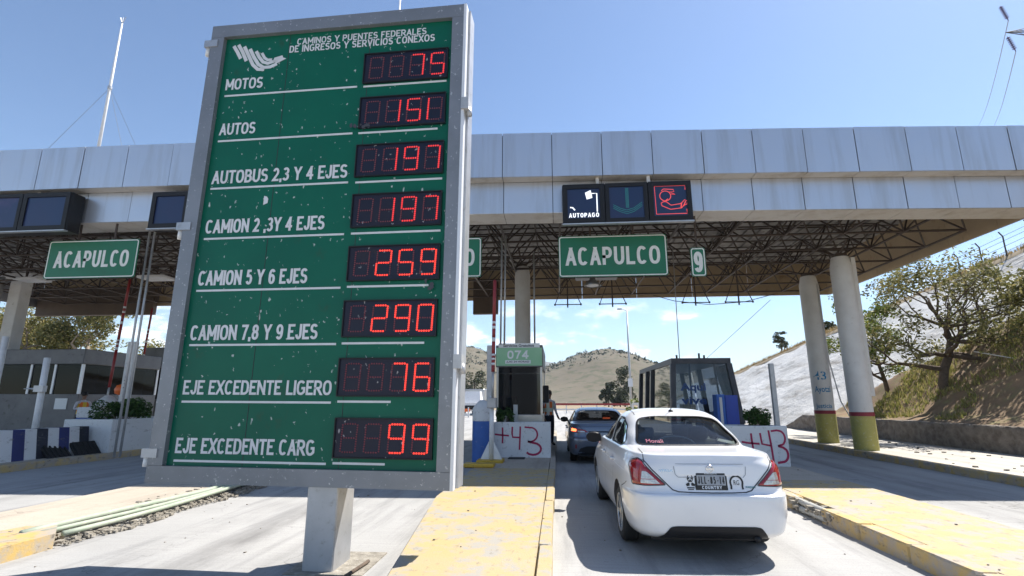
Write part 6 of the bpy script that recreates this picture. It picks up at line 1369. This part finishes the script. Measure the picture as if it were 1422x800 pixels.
# ------------------------------------------------------------------ people
def person(label, loc, rotz, J, vest, shirt, pants, seed=0):
    t = thing('person', label, 'person', loc, rotz); M = WM[t]
    names = list(J['p']); idx = {n: i for i, n in enumerate(names)}
    me = bpy.data.meshes.new('body'); me.from_pydata([J['p'][n][0] for n in names], [(idx[a], idx[b]) for a, b in J['e']], [])
    o = bpy.data.objects.new('body', me); col.objects.link(o)
    sm = o.modifiers.new('skin', 'SKIN'); sm.use_smooth_shade = True; ss = o.modifiers.new('sub', 'SUBSURF'); ss.levels = 2; ss.render_levels = 2
    for n in names: v = me.skin_vertices[0].data[idx[n]]; v.radius = J['p'][n][1]; v.use_root = (n == 'pelvis')
    bpy.context.view_layer.update(); m2 = bpy.data.meshes.new_from_object(o.evaluated_get(bpy.context.evaluated_depsgraph_get())); bpy.data.objects.remove(o)
    for m in (shirt, pants, 'skin', 'black_plastic'): m2.materials.append(MATS[m])
    hands = [Vector(J['p'][n][0]) for n in names if n.startswith('finger') or n.startswith('hand') or n.startswith('thumb')]
    for p in m2.polygons:
        c = p.center
        p.material_index = 2 if (c.z > J['neck'] or any((c - h).length < .075 for h in hands)) else 3 if c.z < .09 else 1 if c.z < J['waist'] and abs(c.x) < .24 else 0
        p.use_smooth = True
    b = bpy.data.objects.new('body', m2); col.objects.link(b); b.parent = t; WM[b] = WM[t]
    h = Vector(J['p']['head'][0]); hm = MB(M)
    hm.lathe(h + Vector((0, .02, .0)), (0, 0, 1), [(.088, .0), (.1, .05), (.095, .1), (.06, .14), (.0, .15)], 16); hm.build('hair', 'hair', b, True)
    f = MB(M); f.hexa([h + Vector(q) for q in ((-.012, -.09, -.03), (.012, -.09, -.03), (.014, -.085, .02), (-.014, -.085, .02), (-.016, -.115, -.03), (.016, -.115, -.03), (.006, -.095, .03), (-.006, -.095, .03))]); f.build('nose', 'skin', b)
    for s in (-1, 1): e = MB(M); e.lathe(h + Vector((s * .034, -.088, .025)), (0, -1, 0), [(.013, -.004), (.009, .006), (0, .009)], 8); e.build('eye', 'print_dark', b)
    mo = MB(M); mo.box((h.x - .025, h.y - .092, h.z - .058), (h.x + .025, h.y - .082, h.z - .048)); mo.build('mouth', 'band_red', b)
    for s in (-1, 1): e = MB(M); e.lathe(h + Vector((s * .088, .01, .01)), (s, 0, 0), [(.026, -.01), (.024, .012), (0, .014)], 8); e.build('ear', 'skin', b)
    if vest:
        v = MB(M); prof = [(.98, .17, .125), (1.08, .165, .12), (1.2, .175, .125), (1.32, .19, .128), (1.40, .17, .115)]; n = 20; rows = []; dz = J.get('dz', 0)
        for z, rx, ry in prof: rows.append([v.P((rx * math.cos(6.283 * j / n), ry * math.sin(6.283 * j / n) + .01, z + dz)) for j in range(n)])
        for k in range(len(rows) - 1):
            for j in range(n): v.idx([rows[k][j], rows[k][(j + 1) % n], rows[k + 1][(j + 1) % n], rows[k + 1][j]], 1 if k == 1 or j in (12, 13, 16, 17) else 0)
        v.build('vest', vest, b, True)
    return t
def stand(arms):
    p = {'pelvis': ((0, 0, .95), (.15, .11)), 'belly': ((0, 0, 1.1), (.14, .105)), 'chest': ((0, 0, 1.3), (.165, .11)), 'neckb': ((0, 0, 1.46), (.06, .06)), 'neck': ((0, -.01, 1.53), (.052, .055)), 'head': ((0, -.02, 1.63), (.078, .092)), 'crown': ((0, -.01, 1.72), (.06, .075))}
    e = [('pelvis', 'belly'), ('belly', 'chest'), ('chest', 'neckb'), ('neckb', 'neck'), ('neck', 'head'), ('head', 'crown')]
    for s, n in ((-1, 'L'), (1, 'R')):
        p.update({'hip' + n: ((s * .1, 0, .88), (.095, .1)), 'knee' + n: ((s * .11, -.02, .5), (.062, .066)), 'ankle' + n: ((s * .11, .02, .1), (.045, .05)), 'toe' + n: ((s * .13, -.14, .05), (.045, .035))})
        e += [('pelvis', 'hip' + n), ('hip' + n, 'knee' + n), ('knee' + n, 'ankle' + n), ('ankle' + n, 'toe' + n)]
        el, ha = arms[n]; p.update({'sh' + n: ((s * .19, 0, 1.41), (.06, .06)), 'el' + n: (el, (.045, .045)), 'wr' + n: (tuple(Vector(el).lerp(Vector(ha), .85)), (.033, .03)), 'hand' + n: (ha, (.034, .02))})
        e += [('chest', 'sh' + n), ('sh' + n, 'el' + n), ('el' + n, 'wr' + n), ('wr' + n, 'hand' + n)]
        d = (Vector(ha) - Vector(el)).normalized(); sd = d.cross(Vector((0, 0, 1))) if abs(d.z) < .8 else Vector((0, 1, 0)); sd.normalize()
        for k, L in enumerate((.075, .09, .085, .065)):
            b = Vector(ha) + sd * (k - 1.5) * .021; p['finger%s%d' % (n, k)] = (tuple(b + d * L * .6 + Vector((0, -.01, 0))), (.009, .009)); p['fingertip%s%d' % (n, k)] = (tuple(b + d * L + Vector((0, -.03, -.005))), (.008, .008)); e += [('hand' + n, 'finger%s%d' % (n, k)), ('finger%s%d' % (n, k), 'fingertip%s%d' % (n, k))]
        p['thumb' + n] = (tuple(Vector(ha) - d * .01 + sd * .05 + Vector((0, -.03, 0))), (.011, .011)); e.append(('hand' + n, 'thumb' + n))
    return dict(p=p, e=e, neck=1.475, waist=.97)
person('attendant in orange and white vest with dark trousers standing beside the green numbered booth', (-.30, 17.3, .18), R(35), stand({'L': ((-.27, .03, 1.12), (-.24, -.10, .86)), 'R': ((.27, .03, 1.12), (.26, -.14, .90))}), ['cloth_orange', 'reflective'], 'cloth_white', 'cloth_dark')
person('attendant in white shirt and yellow vest standing at the wide grey booth', (-17.45, 17.9, .16), R(70), stand({'L': ((-.28, -.05, 1.15), (-.16, -.28, 1.2)), 'R': ((.28, -.05, 1.15), (.15, -.28, 1.16))}), ['cloth_yellow', 'cloth_orange'], 'cloth_white', 'cloth_dark')

# ------------------------------------------------------------------ thin dry-season haze over the valley
m = bpy.data.materials.new('haze_air'); m.use_nodes = True; n = m.node_tree.nodes; l = m.node_tree.links; n.clear()
o_ = n.new('ShaderNodeOutputMaterial'); v_ = n.new('ShaderNodeVolumePrincipled'); v_.inputs['Color'].default_value = (0.72, 0.84, 1.0, 1); v_.inputs['Density'].default_value = 0.00013; l.new(v_.outputs[0], o_.inputs['Volume']); MATS['haze_air'] = m
props(MB().box((-2650, -450, -1.1), (2650, 5250, 320)).build('haze', 'haze_air', kind='stuff'), 'thin pale haze veiling the far mountain', 'haze')
